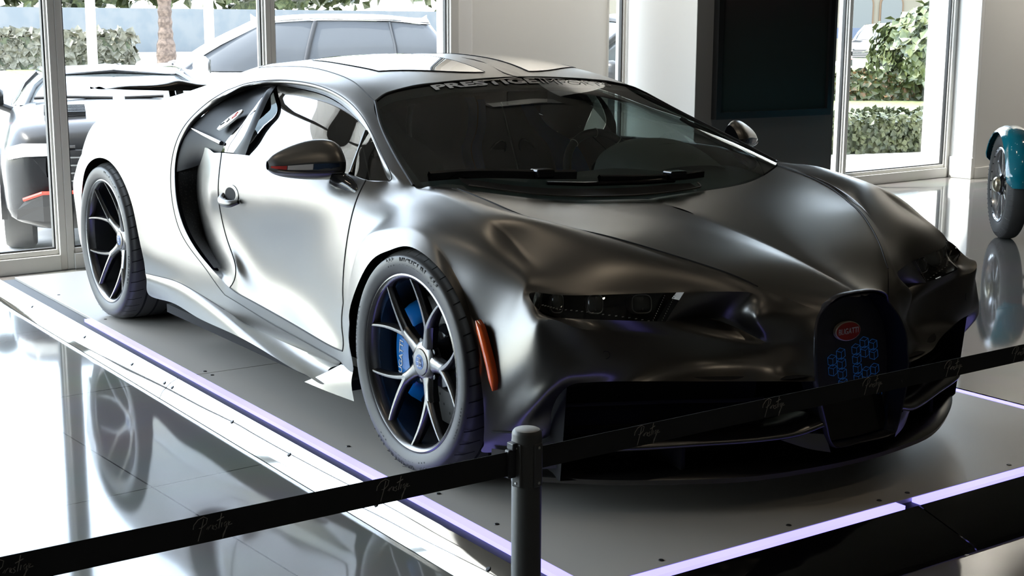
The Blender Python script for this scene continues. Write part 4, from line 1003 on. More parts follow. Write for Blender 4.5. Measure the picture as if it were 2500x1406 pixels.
ws_ob = MB().grid(ws).build('windscreen', m_screen, car, smooth=60)
edge = [r[0] for r in ws] + ws[-1][1:-1] + [r[-1] for r in ws[::-1]]
MB().tube(edge, .0055, 6).build('windscreen_seal', m_gap, car)
# dark frit band along the top and sides of the screen
fb = MB()
fb.grid([[p + Vector((0,0,-.004)) for p in ws[i]] for i in range(27, 31)])
for j in (0, 62):
    jj = range(0, 3) if j == 0 else range(len(ws[0])-3, len(ws[0]))
    fb.grid([[ws[i][k] + Vector((0,0,-.004)) for k in jj] for i in range(0, 31)])
fb.build('windscreen_band', m_carbon, ws_ob, smooth=60)
text_ = None
m_frame_grey = material('satin_sill_metal', (.30, .30, .30), .3, .9); bump_noise(m_frame_grey, 60, .01)
# ---- side glazing: door window, quarter window, black pillar, dark rear panel
CI = [(p[0], p[1], p[2]) for p in CAGE_CI]
UB = [(x, w-.008, z-.006) for x, w, z in CAGE_BELT]       # sill of the door window, front to back
def lerp3(a, b, t): return tuple(a[i] + (b[i]-a[i])*t for i in range(3))
def glazing(s):
    d = doors[0 if s < 0 else 1]
    up = [my(p, s) for p in (CI[0], CI[1], CI[2], lerp3(CI[3], CI[4], .3), CI[5], CAGE_PR[4])]
    lo = [my(p, s) for p in UB[:5]] + [my(CAGE_PR[0], s)]
    mid = [tuple((a+b)/2 + (0, s*.028*k, .006*k)[i] for i, (a, b) in enumerate(zip(p, q))) for p, q, k in zip(up, lo, (.05,.2,.6,1,1,1))]
    g = surf([lo, mid, up], 8, 6)
    MB().grid([[p - Vector((0, s*.004, 0)) for p in r] for r in g]).build('door_window', m_side_glass, d, smooth=60)
    # quarter-light post and the bright sill strip
    MB().tube([my(p, s) for p in ((-.585,.850,.843),lerp3((-.585,.850,.843), lerp3(CI[1], CI[2], .5), .5),lerp3(CI[1], CI[2], .5))], .0085, 8).build('quarter_light_post', m_gloss_black, d, smooth=60)
    MB().tube([my((x, w+.002, z+.002), s) for x, w, z in UB], .004, 6).build('window_sill_strip', m_frame_grey, d, smooth=60)
    # B pillar
    pa, pb = CAGE_PR, CAGE_PL
    MB().grid(surf([[my((x, w+.004, z), s) for x, w, z in pa], [my((x-.0, w+.010, z), s) for x, w, z in [lerp3(a, b, .5) for a, b in zip(pa, pb)]], [my((x, w+.004, z), s) for x, w, z in pb]], 5, 3)).build('door_pillar', m_carbon, d, smooth=60)
    # quarter window and dark panel reaching back to the C line
    qa = CAGE_PL; qb = [CAGE_QW[0], CAGE_QW[1], CAGE_QW[2], lerp3(CAGE_QW[3], CAGE_QW[4], .6), CAGE_QW[5]]
    MB().grid(surf([[my(p, s) for p in qa], [my((m[0], m[1]+.006, m[2]), s) for m in [lerp3(a, b, .5) for a, b in zip(qa, qb)]], [my(p, s) for p in qb]], 5, 3)).build('quarter_window', m_side_glass, quarters[0 if s < 0 else 1], smooth=60)
    oc = [CI[13], CI[12], CI[11], CI[10], CI[9], CI[8], CI[7], CI[6]]
    ic = [(-1.78,.855,.79)] + CAGE_QW[:5] + [lerp3(CAGE_QW[4], CAGE_QW[5], .6), CAGE_QW[5]]
    mc = [(lerp3(a, b, .5)[0], lerp3(a, b, .5)[1]-.02, lerp3(a, b, .5)[2]) for a, b in zip(oc, ic)]
    MB().grid(surf([[my((x, w-.004, z), s) for x, w, z in oc], [my(p, s) for p in mc], [my(p, s) for p in ic]], 4, 4)).build('rear_side_panel', m_carbon, quarters[0 if s < 0 else 1], smooth=60)
    # the fin across the intake mouth and the oval badge on the panel
    f0, f1 = Vector(my((-1.925,.868,.913), s)), Vector(my((-1.60,.872,.872), s))
    MB().tube([f0, f0.lerp(f1, .5) + Vector((0, s*.006, .002)), f1], [.004, .007, .009], 8).build('intake_fin', m_chrome, quarters[0 if s < 0 else 1], smooth=60)
    n = Vector((-.15, s*.72, .68)).normalized(); U = Vector((.82, 0, .57)); U = (U - n*U.dot(n)).normalized(); W_ = n.cross(U)
    c0 = Vector(my((-1.575,.838,.957), s)) + n*.006
    def oval(a, b, h): return [c0 + U*(a*math.cos(t*math.pi/18)) + W_*(b*math.sin(t*math.pi/18)) + n*h for t in range(36)]
    pl = MB(); pl.grid([oval(.088,.032,-.004), oval(.088,.032,.003), oval(.080,.027,.004)], closed_u=True); b0 = len(pl.v); pl.v += [tuple(p) for p in oval(.080,.027,.004)]; pl.f.append(tuple(range(b0, b0+36)))
    po = pl.build('oval_badge', m_white, quarters[0 if s < 0 else 1], smooth=40)
    mm = MB()
    mm.tube([c0+U*.055+W_*.012+n*.005, c0+U*.03-W_*.013+n*.005], .003, 5); mm.tube([c0+U*.045-W_*.012+n*.005, c0+U*.058-W_*.008+n*.005], .003, 5)
    mm.build('badge_red_mark', m_red_trim, po)
    mm = MB(); mm.tube([c0-U*.062+n*.005, c0-U*.035+n*.005], .003, 5); mm.tube([c0-U*.012+W_*.01+n*.005, c0+U*.004-W_*.004+n*.005, c0-U*.008-W_*.012+n*.005], .0025, 5); mm.build('badge_mark', m_gap, po)
    # side intake behind the door: dark mesh from the body edge in to the C line
    a = [my((x, w-.012, z), s) for x, w, z in CAGE_SZ]; b = [my((x, w-.012, z), s) for x, w, z in (CI[13], lerp3(CI[13], CI[14], .8), lerp3(CI[14], CI[15], .6), lerp3(CI[15], CI[16], .5), CI[17])]
    a = [my((-1.80,.84,.83), s)] + a; b = [my((CI[12][0], CI[12][1]-.012, CI[12][2]), s)] + b
    m_ = [tuple((p[i]+q[i])/2 - (s*.06 if i == 1 else 0) for i in range(3)) for p, q in zip(a, b)]
    MB().grid(surf([a, m_, b], 6, 6)).build('intake_mesh', m_black_mesh, quarters[0 if s < 0 else 1], smooth=60)
both(glazing)
tcm = node(m_black_mesh, 'ShaderNodeTexCoord'); vo = node(m_black_mesh, 'ShaderNodeTexVoronoi'); vo.inputs['Scale'].default_value = 110
crm = node(m_black_mesh, 'ShaderNodeValToRGB'); crm.color_ramp.elements[0].color = (.055,.052,.05,1); crm.color_ramp.elements[0].position = .05; crm.color_ramp.elements[1].color = (.006,.006,.006,1); crm.color_ramp.elements[1].position = .4
wire(m_black_mesh, tcm.outputs['Object'], vo.inputs['Vector']); wire(m_black_mesh, vo.outputs['Distance'], crm.inputs['Fac']); wire(m_black_mesh, crm.outputs['Color'], bsdf(m_black_mesh).inputs['Base Color'])

# ---- cockpit seen through the windscreen
m_leather = material('dark_leather', (.022, .023, .026), .55); bump_noise(m_leather, 260, .15)
m_blue_leather = material('blue_leather', (.012, .085, .30), .5); bump_noise(m_blue_leather, 260, .15)
m_dash = material('dash_suede', (.035, .038, .040), .8); bump_noise(m_dash, 300, .2)
m_grey_leather = material('grey_suede', (.10, .105, .105), .7); bump_noise(m_grey_leather, 300, .15)
m_stitch = material('pale_stitching', (.42, .41, .38), .7); bump_noise(m_stitch, 900, .1)
dd = [[(-.10,-.70,.73),(-.06,-.35,.735),(-.05,0,.735),(-.06,.35,.735),(-.10,.70,.73)],
      [(-.35,-.76,.775),(-.33,-.38,.795),(-.33,0,.797),(-.33,.38,.795),(-.35,.76,.775)],
      [(-.58,-.80,.785),(-.58,-.40,.805),(-.56,0,.80),(-.58,.40,.805),(-.58,.80,.785)],
      [(-.66,-.80,.755),(-.66,-.40,.775),(-.64,0,.77),(-.66,.40,.775),(-.66,.80,.755)],
      [(-.62,-.80,.55),(-.62,-.40,.52),(-.62,0,.50),(-.62,.40,.52),(-.62,.80,.55)]]
MB().grid(surf(dd, 6, 6)).build('dashboard', m_dash, car, smooth=60)
MB().box((-1.9,-.80,.17),(-.45,.80,.20)).build('cabin_floor', m_leather, car)
bk = [[(-1.86,-.86,.20),(-1.86,-.4,.20),(-1.86,0,.20),(-1.86,.4,.20),(-1.86,.86,.20)],[(-1.80,-.85,.75),(-1.80,-.4,.78),(-1.80,0,.78),(-1.80,.4,.78),(-1.80,.85,.75)],
      [(-1.86,-.76,.93),(-1.84,-.4,.99),(-1.83,0,1.0),(-1.84,.4,.99),(-1.86,.76,.93)],[(-1.90,-.68,1.02),(-1.88,-.4,1.10),(-1.87,0,1.13),(-1.88,.4,1.10),(-1.90,.68,1.02)]]
MB().grid(surf(bk, 5, 5)).build('rear_bulkhead', m_leather, car, smooth=60)
hl = [[(x, y*k, z-.03) for y in (-.56,-.28,0,.28,.56)] for x, k, z in ((-.87,1,1.10),(-1.1,.95,1.15),(-1.4,.93,1.17),(-1.7,.92,1.15),(-1.9,.9,1.1))]
for r in hl:
    for j, dz in ((0,-.05),(4,-.05),(1,0),(3,0),(2,.012)): r[j] = (r[j][0], r[j][1], r[j][2]+dz)
MB().grid(surf(hl, 4, 4)).build('headliner', m_dash, car, smooth=60)
def seat(y, blue):
    out = blue
    cols_ = (-.27,-.23,-.15,0,.15,.23,.27)
    def prof(x0, z0, tilt, wid, bol):
        return [(x0 + tilt, y + c*wid, z0) for c in cols_]
    rows = []
    for z, x, w, b in ((.22,-.78,1.0,.10),(.24,-.98,1.0,.10),(.27,-1.17,1.0,.08),(.36,-1.26,.98,.08),(.52,-1.31,1.0,.12),(.70,-1.36,1.04,.13),(.82,-1.41,.98,.09),(.90,-1.45,.66,.04),(.99,-1.49,.52,.03),(1.03,-1.52,.44,.0)):
        r = []
        for c in cols_:
            k = abs(c)/.27; up = b*max(0, (k-.5)*2)
            r.append((x + (up if z > .3 else 0), y + c*w, z + (up if z <= .3 else 0)))
        rows.append(r)
    g = surf(rows, 4, 4)
    so = MB().grid(g).build('seat', m_leather, car, smooth=60)
    n = len(g[0])
    for a, b in ((0, 7), (n-8, n-1)):        # coloured bolsters hug the dark centre
        MB().grid([[p + Vector((.006, 0, .004)) for p in r[a:b+1]] for r in g[8:-2]]).build('seat_bolster', out, so, smooth=60)
    sh = [[(p[0]-.05-.02*math.cos(j/ (n-1)*math.pi*2), p[1], p[2]-.01) for j, p in enumerate(r)] for r in g[12:]]
    MB().grid(sh).build('seat_shell', out, so, smooth=60)
    for c in (0,):
        MB().tube([g[i][n//2] + Vector((.006,0,0)) for i in range(10, len(g)-3)], .0035, 5).build('centre_seam', m_stitch, so)
    for c in (-1, 1):
        hole = [Vector((-1.425+.02, y + c*(.085+.05*math.cos(t*math.pi/8)), .79 + .045*math.sin(t*math.pi/8) - .035*math.cos(t*math.pi/8))) for t in range(16)]
        h = MB(); b0 = len(h.v); h.v += [tuple(p) for p in hole]; h.f.append(tuple(range(16))); h.build('belt_slot', m_cavity, so, fix=False)
        MB().tube(hole, .005, 5, closed=True).build('slot_trim', m_gloss_black, so, smooth=60)
seat(.355, m_blue_leather); seat(-.355, m_leather)
# centre spine arch between the seats
MB().tube(spline([(-.62,0,.62),(-.95,0,.50),(-1.45,0,.55),(-1.66,0,.85),(-1.60,0,1.04),(-1.25,0,1.13),(-.95,0,1.10)], 8), .013, 8).build('cabin_arch', m_stitch, car, smooth=60)
# steering wheel and binnacle
sm_ = Matrix.Translation((-.835,.405,.745)) @ Matrix.Rotation(R(-24), 4, 'Y')
rim = [sm_ @ Vector((0, .178*math.cos(t*math.pi/24), .178*math.sin(t*math.pi/24))) for t in range(48)]
st_ = MB().tube(rim, .0165, 10, closed=True).build('steering_wheel', m_leather, car, smooth=60)
sp_ = MB(); sp_.lathe([(0,.03),(.055,.028),(.065,0)], 20, sm_ @ Matrix.Rotation(R(-90), 4, 'Z'))
for a in (0, 180, 270): sp_.tube([sm_ @ Vector((.01,.05*math.cos(R(a)),.05*math.sin(R(a)))), sm_ @ Vector((0,.17*math.cos(R(a)),.17*math.sin(R(a))))], .012, 6)
sp_.build('steering_spokes', m_gloss_black, st_, smooth=50)
for a in (88, 128, 52):
    p = sm_ @ Vector((0, .178*math.cos(R(a)), .178*math.sin(R(a)))); q = [p + (sm_.to_3x3() @ Vector((.0172*math.cos(t*math.pi/6), .0172*math.sin(t*math.pi/6)*math.cos(R(a)), .0172*math.sin(t*math.pi/6)*math.sin(R(a))))) for t in range(12)]
    MB().tube(q, .0018, 4, closed=True).build('wheel_stitch', m_stitch, st_)
bn_ = []
for t in range(9):
    a = math.pi*(t/8); bn_.append([(-.70+.03*math.sin(a), .455-.215*math.cos(a), .775+.125*math.sin(a)**.75), (-.60, .46-.228*math.cos(a), .785+.118*math.sin(a)**.75), (-.50, .465-.215*math.cos(a), .79+.085*math.sin(a)), (-.40, .47-.17*math.cos(a), .795+.02*math.sin(a))])
bo = MB().grid(surf(bn_, 3, 4)).build('instrument_hood', m_grey_leather, car, smooth=60)
ar = [(-.545, .465-.15*math.cos(math.pi*t/12), .80+.078*math.sin(math.pi*t/12)) for t in range(13)]
MB().tube([(x+.01, y, z+.006) for x, y, z in ar], .006, 6).build('hood_recess_edge', m_leather, bo, smooth=60)
# mirror-back triangle and interior mirror
MB().box((-.80,-.09,1.035),(-.785,.09,1.085)).build('interior_mirror', m_gloss_black, car, bevel=.006)
# ------------------------------------------------------------------ wheels, brakes, wheel wells
m_rubber = material('tyre_rubber', (.055, .054, .053), .5); bump_noise(m_rubber, 120, .08)
m_rubber_print = material('tyre_lettering', (.010, .010, .010), .8); bump_noise(m_rubber_print, 120, .08)
m_rim = material('satin_grey_rim', (.17, .167, .163), .27, .95); bump_noise(m_rim, 300, .01)
m_rim_dark = material('dark_spoke_side', (.012, .012, .013), .35, 0); bump_noise(m_rim_dark, 100, .02)
m_caliper = material('blue_caliper_paint', (.008, .16, .52), .25); bump_noise(m_caliper, 40, .02)
m_disc = material('carbon_ceramic_disc', (.06, .06, .058), .4, .3); bump_noise(m_disc, 90, .1)
m_letter = material('white_lettering', (.75, .75, .75), .5); bump_noise(m_letter, 90, .02)
m_cap_blue = material('cap_blue_enamel', (.03, .10, .30), .3); bump_noise(m_cap_blue, 40, .02)

def arc_text(body, r, a_mid, size, depth, M, mat, parent, name, step=.74, widths={'I': .42, ' ': .5, 'i': .35, 'l': .35, 't': .5, 'r': .55, 'M': 1.12, 'm': 1.1, '|': .4}):
    """raised letters bent round a tyre wall, reading clockwise, one mesh"""
    ws_ = [size*step*widths.get(c, .95) for c in body]; tot = sum(ws_); pos = -tot/2
    mb = MB()
    for c, w in zip(body, ws_):
        a = a_mid - (pos + w/2)/r; pos += w
        if c == ' ': continue
        cu = bpy.data.curves.new('glyph', 'FONT'); cu.body = c; cu.size = size; cu.extrude = .0009; cu.align_x = 'CENTER'; cu.align_y = 'CENTER'; cu.resolution_u = 2; cu.offset = size*.012
        t = bpy.data.objects.new('glyph', cu); COL.objects.link(t)
        me = bpy.data.meshes.new_from_object(t.evaluated_get(bpy.context.evaluated_depsgraph_get())); bpy.data.objects.remove(t)
        er = Vector((math.cos(a), 0, math.sin(a))); et = Vector((math.sin(a), 0, -math.cos(a)))
        vs = [M @ (er*(r + v.co.y) + et*v.co.x + Vector((0, depth + v.co.z, 0))) for v in me.vertices]
        mb.add(vs, [tuple(p.vertices) for p in me.polygons]); bpy.data.meshes.remove(me)
    return mb.build(name, mat, parent)

def wheel(x, s, front):
    """local frame: +y points outward from the car; s = -1 right side, +1 left"""
    Rt, Rr, wt = (.34, .2665, .27) if front else (.3555, .2795, .335)
    yf = .975                                  # rim lip plane
    w = bpy.data.objects.new('wheel', None); COL.objects.link(w); w.parent = car
    w.location = (x, 0, Rt)
    M = Matrix.Scale(s, 4, Vector((0, 1, 0)))
    o = yf
    tyre = [(Rr-.004,o-.012),(Rr+.002,o+.001),(Rr+.012,o+.007),(Rr+(Rt-Rr)*.45,o+.0125),(Rr+(Rt-Rr)*.72,o+.008),(Rt-.014,o-.006),(Rt-.0055,o-.018),(Rt-.0012,o-.04),(Rt,o-wt*.5),(Rt-.0012,o-wt+.04),(Rt-.012,o-wt-.0),(Rr+.01,o-wt-.01),(Rr-.01,o-wt)]
    prof = [(p.x, p.y) for p in spline([(a, b, 0) for a, b in tyre], 4)]
    tm = MB().lathe(prof, 96, M)
    # tread grooves, sipes and prints are faces of the tyre itself
    tm.cur = 1; gv = tm
    for yy in (-.075, -.135, -.20, -.26)[:3 if front else 4]:
        gv.lathe([(Rt+.0004,o+yy-.005),(Rt+.0004,o+yy+.005)], 72, M)
    nk = 44; sl = tm
    for k in range(nk):
        a = 2*math.pi*k/nk; b = a + .045
        P = lambda aa, r, y: M @ Vector((r*math.cos(aa), y, r*math.sin(aa)))
        sl.add([P(a,Rt-.0098,o+.0035),P(a+.012,Rt-.0098,o+.0035),P(b+.012,Rt+.0004,o-.055),P(b,Rt+.0004,o-.055),P(a+.016,Rt-.0025,o-.02),P(a+.028,Rt-.0025,o-.02)], [(0,1,5,4),(4,5,2,3)])
    tm.cur = 2
    d = o + .0125; rm = Rr + (Rt-Rr)*.52
    if s < 0:
        Mt = M
        if front:
            for am in (R(83), R(263)):
                fl = tm
                for sg in (-1, 1):
                    for i in range(5):
                        for j in range(3):
                            if (i+j) % 2 == 0:
                                a = am + sg*(.345 + i*.028 + j*.006); r0 = rm - .013 + j*.009
                                fl.add([M @ Vector((r*math.cos(t), d-.0004, r*math.sin(t))) for r, t in ((r0,a),(r0+.008,a),(r0+.008,a+.022),(r0,a+.022))], [(0,1,2,3)])
        ty = tm.build('tyre', [m_rubber, m_cavity, m_rubber_print], w, smooth=50)
        if front:
            for am in (R(83), R(263)):
                arc_text('MICHELIN', rm, am, .030, d-.0012, Mt, m_rubber_print, ty, 'tyre_lettering')
            arc_text('PILOT SPORT CUP 2', rm, R(172), .017, d-.0012, Mt, m_rubber_print, ty, 'tyre_lettering')
            arc_text('285/30 ZR20', rm, R(338), .015, d-.0012, Mt, m_rubber_print, ty, 'tyre_lettering')
        else:
            arc_text('Pilot Sport Cup 2', rm, R(62), .024, d-.0012, Mt, m_rubber_print, ty, 'tyre_lettering')
            arc_text('MICHELIN', rm, R(345), .026, d-.0012, Mt, m_rubber_print, ty, 'tyre_lettering')
    else:
        ty = tm.build('tyre', [m_rubber, m_cavity, m_rubber_print], w, smooth=50)
    # rim barrel and lip
    rim = MB().lathe([(Rr+.001,o-.006),(Rr+.001,o+.001),(Rr-.004,o+.003),(Rr-.012,o-.002),(Rr-.016,o-.012),(Rr-.020,o-.034),(Rr-.020,o-.036)], 80, M).build('rim', m_rim, w, smooth=40)
    MB().lathe([(Rr-.020,o-.035),(Rr-.024,o-.10),(Rr-.035,o-wt+.03),(Rr-.01,o-wt)], 64, M).build('rim_barrel', m_rim_dark, rim, smooth=40)
    # five Y spokes, dished towards the hub
    Re = Rr-.014
    hub_d = .034 if front else .060
    def depth(r):
        t = max(0, min(1, (r-.045)/(Re-.045)))
        return o - .010 - hub_d*(1-t**1.35)
    def strip(path, wid, thick):
        """path of (r, angle); flat machined face on top, dark flanks"""
        rows, side = [], []
        n = len(path); L, Rg = [], []
        pts = [Vector((r*math.cos(a), 0, r*math.sin(a))) for r, a in path]
        for i, (p, (r, a)) in enumerate(zip(pts, path)):
            t = (pts[min(i+1, n-1)] - pts[max(i-1, 0)]).normalized(); q = Vector((t.z, 0, -t.x))
            h = wid[i]/2; y = depth(r)
            rows.append([M @ (p + q*h*k + Vector((0, y + e, 0))) for k, e in ((-1.25,-.012),(-1,-.002),(-.55,.003),(0,.0035),(.55,.003),(1,-.002),(1.25,-.012))])
            side.append([M @ (p + q*h*k + Vector((0, y + e, 0))) for k, e in ((-1.25,-.012),(-1.1,-thick[i]),(1.1,-thick[i]),(1.25,-.012))])
        return rows, side
    fm, sm2 = MB(), MB()
    for k in range(5):
        a0 = 2*math.pi*k/5
        sp = MB(); sd = MB()
        rf = .125 if front else .14
        stem = [(.035, a0), (.07, a0), (.10, a0), (rf, a0)]
        r_, q_ = strip(stem, (.052,.036,.031,.034), (.03,.03,.032,.034)); sp.grid(r_); sd.grid(q_)
        for sg in (-1, 1):
            arm = []
            for i in range(9):
                t = i/8; r = rf - .012 + (Re-rf+.012)*t
                arm.append((r, a0 + sg*(R(21.5)*t**.85*(rf/r)**.15 + .0*t)))
            wd = [.022-.0115*(i/8)**.7 for i in range(9)]
            r_, q_ = strip(arm, wd, [.034-.012*i/8 for i in range(9)]); sp.grid(r_); sd.grid(q_)
        so = sp.build('spoke', m_rim, rim, smooth=35)
        sd.build('spoke_flank', m_rim_dark, so, smooth=35)
    hd = depth(.04)
    MB().lathe([(.062,hd-.03),(.060,hd-.004),(.050,hd+.004),(.041,hd+.006)], 48, M).build('hub', m_rim, rim, smooth=40)
    cap = MB().lathe([(.041,hd+.006),(.039,hd+.009),(.030,hd+.0105),(0,hd+.011)], 40, M).build('centre_cap', m_rim, rim, smooth=40)
    MB().lathe([(0,hd+.0118),(.0225,hd+.0112),(.0232,hd+.010)], 32, M).build('cap_badge', m_cap_blue, cap, smooth=40)
    em = MB(); f = lambda x_, z_: M @ Vector((x_, hd+.0122, z_))
    for poly in ([(-.012,.013),(-.001,.013)],[(-.012,.0),(-.003,.0)],[(-.012,-.013),(-.001,-.013)],[(-.001,.013),(-.001,-.013)],[(.003,.013),(.003,-.013)],[(.003,.013),(.010,.011),(.010,.002),(.003,.0)],[(.003,0),(.012,-.003),(.011,-.011),(.003,-.013)]):
        em.tube([f(a, b) for a, b in poly], .0012, 5)
    em.build('cap_mark', m_letter, cap)
    for k in range(5):
        bolts = MB()
        a = 2*math.pi*(k+.5)/5
        bolts.lathe([(0,.006),(.009,.005),(.011,-.006)], 12, M @ Matrix.Translation((.062*math.cos(a), hd-.012, .062*math.sin(a))))
        bolts.build('wheel_bolt', m_gloss_black, rim, smooth=40)
    # brake disc, bell and caliper
    ds = MB().lathe([(.10,o-.128),(.195,o-.128),(.205,o-.133),(.205,o-.155),(.10,o-.155)], 64, M).build('brake_disc', m_disc, w, smooth=30)
    MB().lathe([(.03,o-.100),(.085,o-.104),(.105,o-.128)], 40, M).build('disc_bell', m_gloss_black, ds, smooth=40)
    dh = MB()
    for k in range(30):
        a = 2*math.pi*k/30; r = .125 + .022*(k % 3)
        dh.lathe([(0,.0004),(.0045,.0002)], 8, M @ Matrix.Translation((r*math.cos(a), o-.1278, r*math.sin(a))))
    dh.build('disc_holes', m_cavity, ds)
    a0, a1 = (R(133), R(230)) if front else (R(15), R(85))
    def sec(r0, r1, y0, y1, n=14):
        rows = []
        for i in range(n+1):
            a = a0 + (a1-a0)*i/n; e = min(1, min(i, n-i)/1.5)
            ring = []
            for r, y in ((r0,y0),(r0+.01,y1-.004),(r0+.022,y1),(r1-.018,y1),(r1-.004,y1-.012),(r1,y0)):
                ring.append(M @ Vector((r*math.cos(a), y0 + (y-y0)*(.55+.45*e), r*math.sin(a))))
            rows.append(ring)
        return rows
    cm = MB(); g = sec(.128, .222, o-.17, o-.072); cm.grid(g)
    for rr_ in (g[0], g[-1]):
        b = len(cm.v); cm.v += [tuple(p) for p in rr_]; cm.f.append(tuple(range(b, b+6)))
    ca = cm.build('brake_caliper', m_caliper, w, smooth=40)
    if s < 0 and front:
        for a, r, q in ((R(150),.172,.021),(R(163),.170,.014)):
            MB().lathe([(0,.003),(q*.8,.002),(q,-.004)], 20, M @ Matrix.Translation((r*math.cos(a), o-.070, r*math.sin(a)))).build('piston_cap', m_caliper, ca, smooth=40)
        cu = bpy.data.curves.new('caliper_name', 'FONT'); cu.body = 'BUGATTI'; cu.size = .030; cu.extrude = .0006; cu.align_x = 'CENTER'; cu.align_y = 'CENTER'; cu.offset = .0004
        t = bpy.data.objects.new('caliper_name', cu); COL.objects.link(t)
        me = bpy.data.meshes.new_from_object(t.evaluated_get(bpy.context.evaluated_depsgraph_get())); bpy.data.objects.remove(t)
        me.materials.clear(); me.materials.append(m_letter)
        am = R(190); rc = .178
        T = Matrix(((math.cos(am)*0+.10, -.995, 0, rc*math.cos(am)), (0, 0, 1, o-.0712), (.995, .10, 0, rc*math.sin(am)), (0, 0, 0, 1)))
        me.transform(M @ T); me.flip_normals(); me.name = 'caliper_name'
        link('caliper_name', me, ca)
    # upright and wishbone glimpses
    up = MB(); up.tube([M @ Vector((.0, o-.19, -.12)), M @ Vector((.02, o-.19, .13))], .035, 10); up.tube([M @ Vector((.10, o-.2, .10)), M @ Vector((.05, o-.45, .06))], .02, 8); up.tube([M @ Vector((.10, o-.2, -.11)), M @ Vector((.05, o-.45, -.12))], .022, 8)
    up.build('hub_carrier', m_gloss_black, w, smooth=40)
    # wheel well
    ro = .392 if front else .415
    cx = .03 if front else .03
    wl_ = MB().lathe([(ro-.016,o-.07),(ro+.008,o-.15),(ro+.005,o-.42),(.05,o-.44)], 40, M @ Matrix.Translation((cx, 0, .005)), R(-22), R(202)).build('wheel_well', m_cavity, car, smooth=40)
    wl_.location = (x, 0, Rt)
    return w
for s in (-1, 1):
    wheel(0, s, True); wheel(-2.711, s, False)
# dark underbody
MB().box((-3.35,-.62,.13),(.55,.62,.17)).box((-2.1,-.93,.13),(-.52,.93,.165)).build('underbody', m_cavity, car)
# ------------------------------------------------------------------ nose: horseshoe, lamps, intakes, splitter
m_frame_dark = material('dark_horseshoe_metal', (.045, .045, .05), .32, .7); bump_noise(m_frame_dark, 200, .01)
m_badge_red = material('badge_red_enamel', (.46, .028, .02), .3); bump_noise(m_badge_red, 60, .01)
m_badge_pale = material('badge_cream', (.78, .70, .58), .45); bump_noise(m_badge_pale, 60, .01)
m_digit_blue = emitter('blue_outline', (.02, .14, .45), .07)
HS = [Vector((x, -w, z)) for x, w, z in CAGE_H]
HS = spline(HS, 5)
loop = HS + [Vector((p.x, -p.y, p.z)) for p in HS[::-1][1:-1]]
hs_frame = MB()
cen = Vector((.86, 0, .37)); nrows = []
for off, dx in ((1.012,-.012),(1.01,.002),(.992,.006),(.975,.004),(.965,-.006),(.95,-.045),(.94,-.07)):
    nrows.append([Vector((p.x + dx, p.y*off, cen.z + (p.z-cen.z)*(1-(1-off)*.55))) for p in loop])
frame = hs_frame.grid(nrows, closed_u=True).build('horseshoe_frame', m_frame_dark, car, smooth=40)
def gx(z): return .8635 - .162*z                 # plane of the mesh
gp = MB(); rim_ = [Vector((gx(cen.z+(p.z-cen.z)*.97), p.y*.935, cen.z+(p.z-cen.z)*.965)) for p in loop]
gp.v = [tuple(p) for p in rim_] + [(gx(cen.z), 0, cen.z)]; n = len(rim_); gp.f = [(i, (i+1) % n, n) for i in range(n)]
m_grille = material('black_grille_mesh', (.008, .008, .009), .45, .3)
tcg = node(m_grille, 'ShaderNodeTexCoord'); mpg = node(m_grille, 'ShaderNodeMapping'); mpg.inputs['Scale'].default_value = (1, 55, 75)
brg = node(m_grille, 'ShaderNodeTexBrick'); brg.inputs['Scale'].default_value = 1; brg.inputs['Mortar Size'].default_value = .13; brg.inputs['Color1'].default_value = (.003,.003,.003,1); brg.inputs['Color2'].default_value = (.005,.005,.006,1); brg.inputs['Mortar'].default_value = (.045,.045,.048,1)
sxg = node(m_grille, 'ShaderNodeSeparateXYZ'); cxg = node(m_grille, 'ShaderNodeCombineXYZ')
wire(m_grille, tcg.outputs['Object'], mpg.inputs['Vector']); wire(m_grille, mpg.outputs['Vector'], sxg.inputs['Vector']); wire(m_grille, sxg.outputs['Y'], cxg.inputs['X']); wire(m_grille, sxg.outputs['Z'], cxg.inputs['Y']); wire(m_grille, cxg.outputs['Vector'], brg.inputs['Vector']); wire(m_grille, brg.outputs['Color'], bsdf(m_grille).inputs['Base Color'])
gm = gp.build('grille_mesh', m_grille, frame)
# lower sensor tray
MB().grid([[(gx(.27)+.004,-.14,.27),(gx(.27)+.006,0,.275),(gx(.27)+.004,.14,.27)],[(gx(.21)+.014,-.135,.21),(gx(.21)+.018,0,.212),(gx(.21)+.014,.135,.21)],[(gx(.17)+.022,-.115,.175),(gx(.17)+.026,0,.172),(gx(.17)+.022,.115,.175)]]).build('sensor_cover', m_gloss_black, frame, smooth=60)
# the number drawn in hollow cube outlines
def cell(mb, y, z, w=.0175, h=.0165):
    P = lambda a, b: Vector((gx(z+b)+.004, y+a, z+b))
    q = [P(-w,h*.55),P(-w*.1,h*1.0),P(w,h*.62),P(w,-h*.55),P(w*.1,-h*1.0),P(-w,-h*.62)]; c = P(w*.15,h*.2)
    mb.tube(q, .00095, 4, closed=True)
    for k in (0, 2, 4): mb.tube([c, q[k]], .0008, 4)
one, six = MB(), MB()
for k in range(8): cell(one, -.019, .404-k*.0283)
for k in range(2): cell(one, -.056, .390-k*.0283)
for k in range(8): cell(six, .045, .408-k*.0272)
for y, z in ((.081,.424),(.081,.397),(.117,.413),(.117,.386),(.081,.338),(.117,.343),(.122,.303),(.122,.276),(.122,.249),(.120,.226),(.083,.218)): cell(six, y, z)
one.build('number_one', m_digit_blue, gm); six.build('number_six', m_digit_blue, gm)
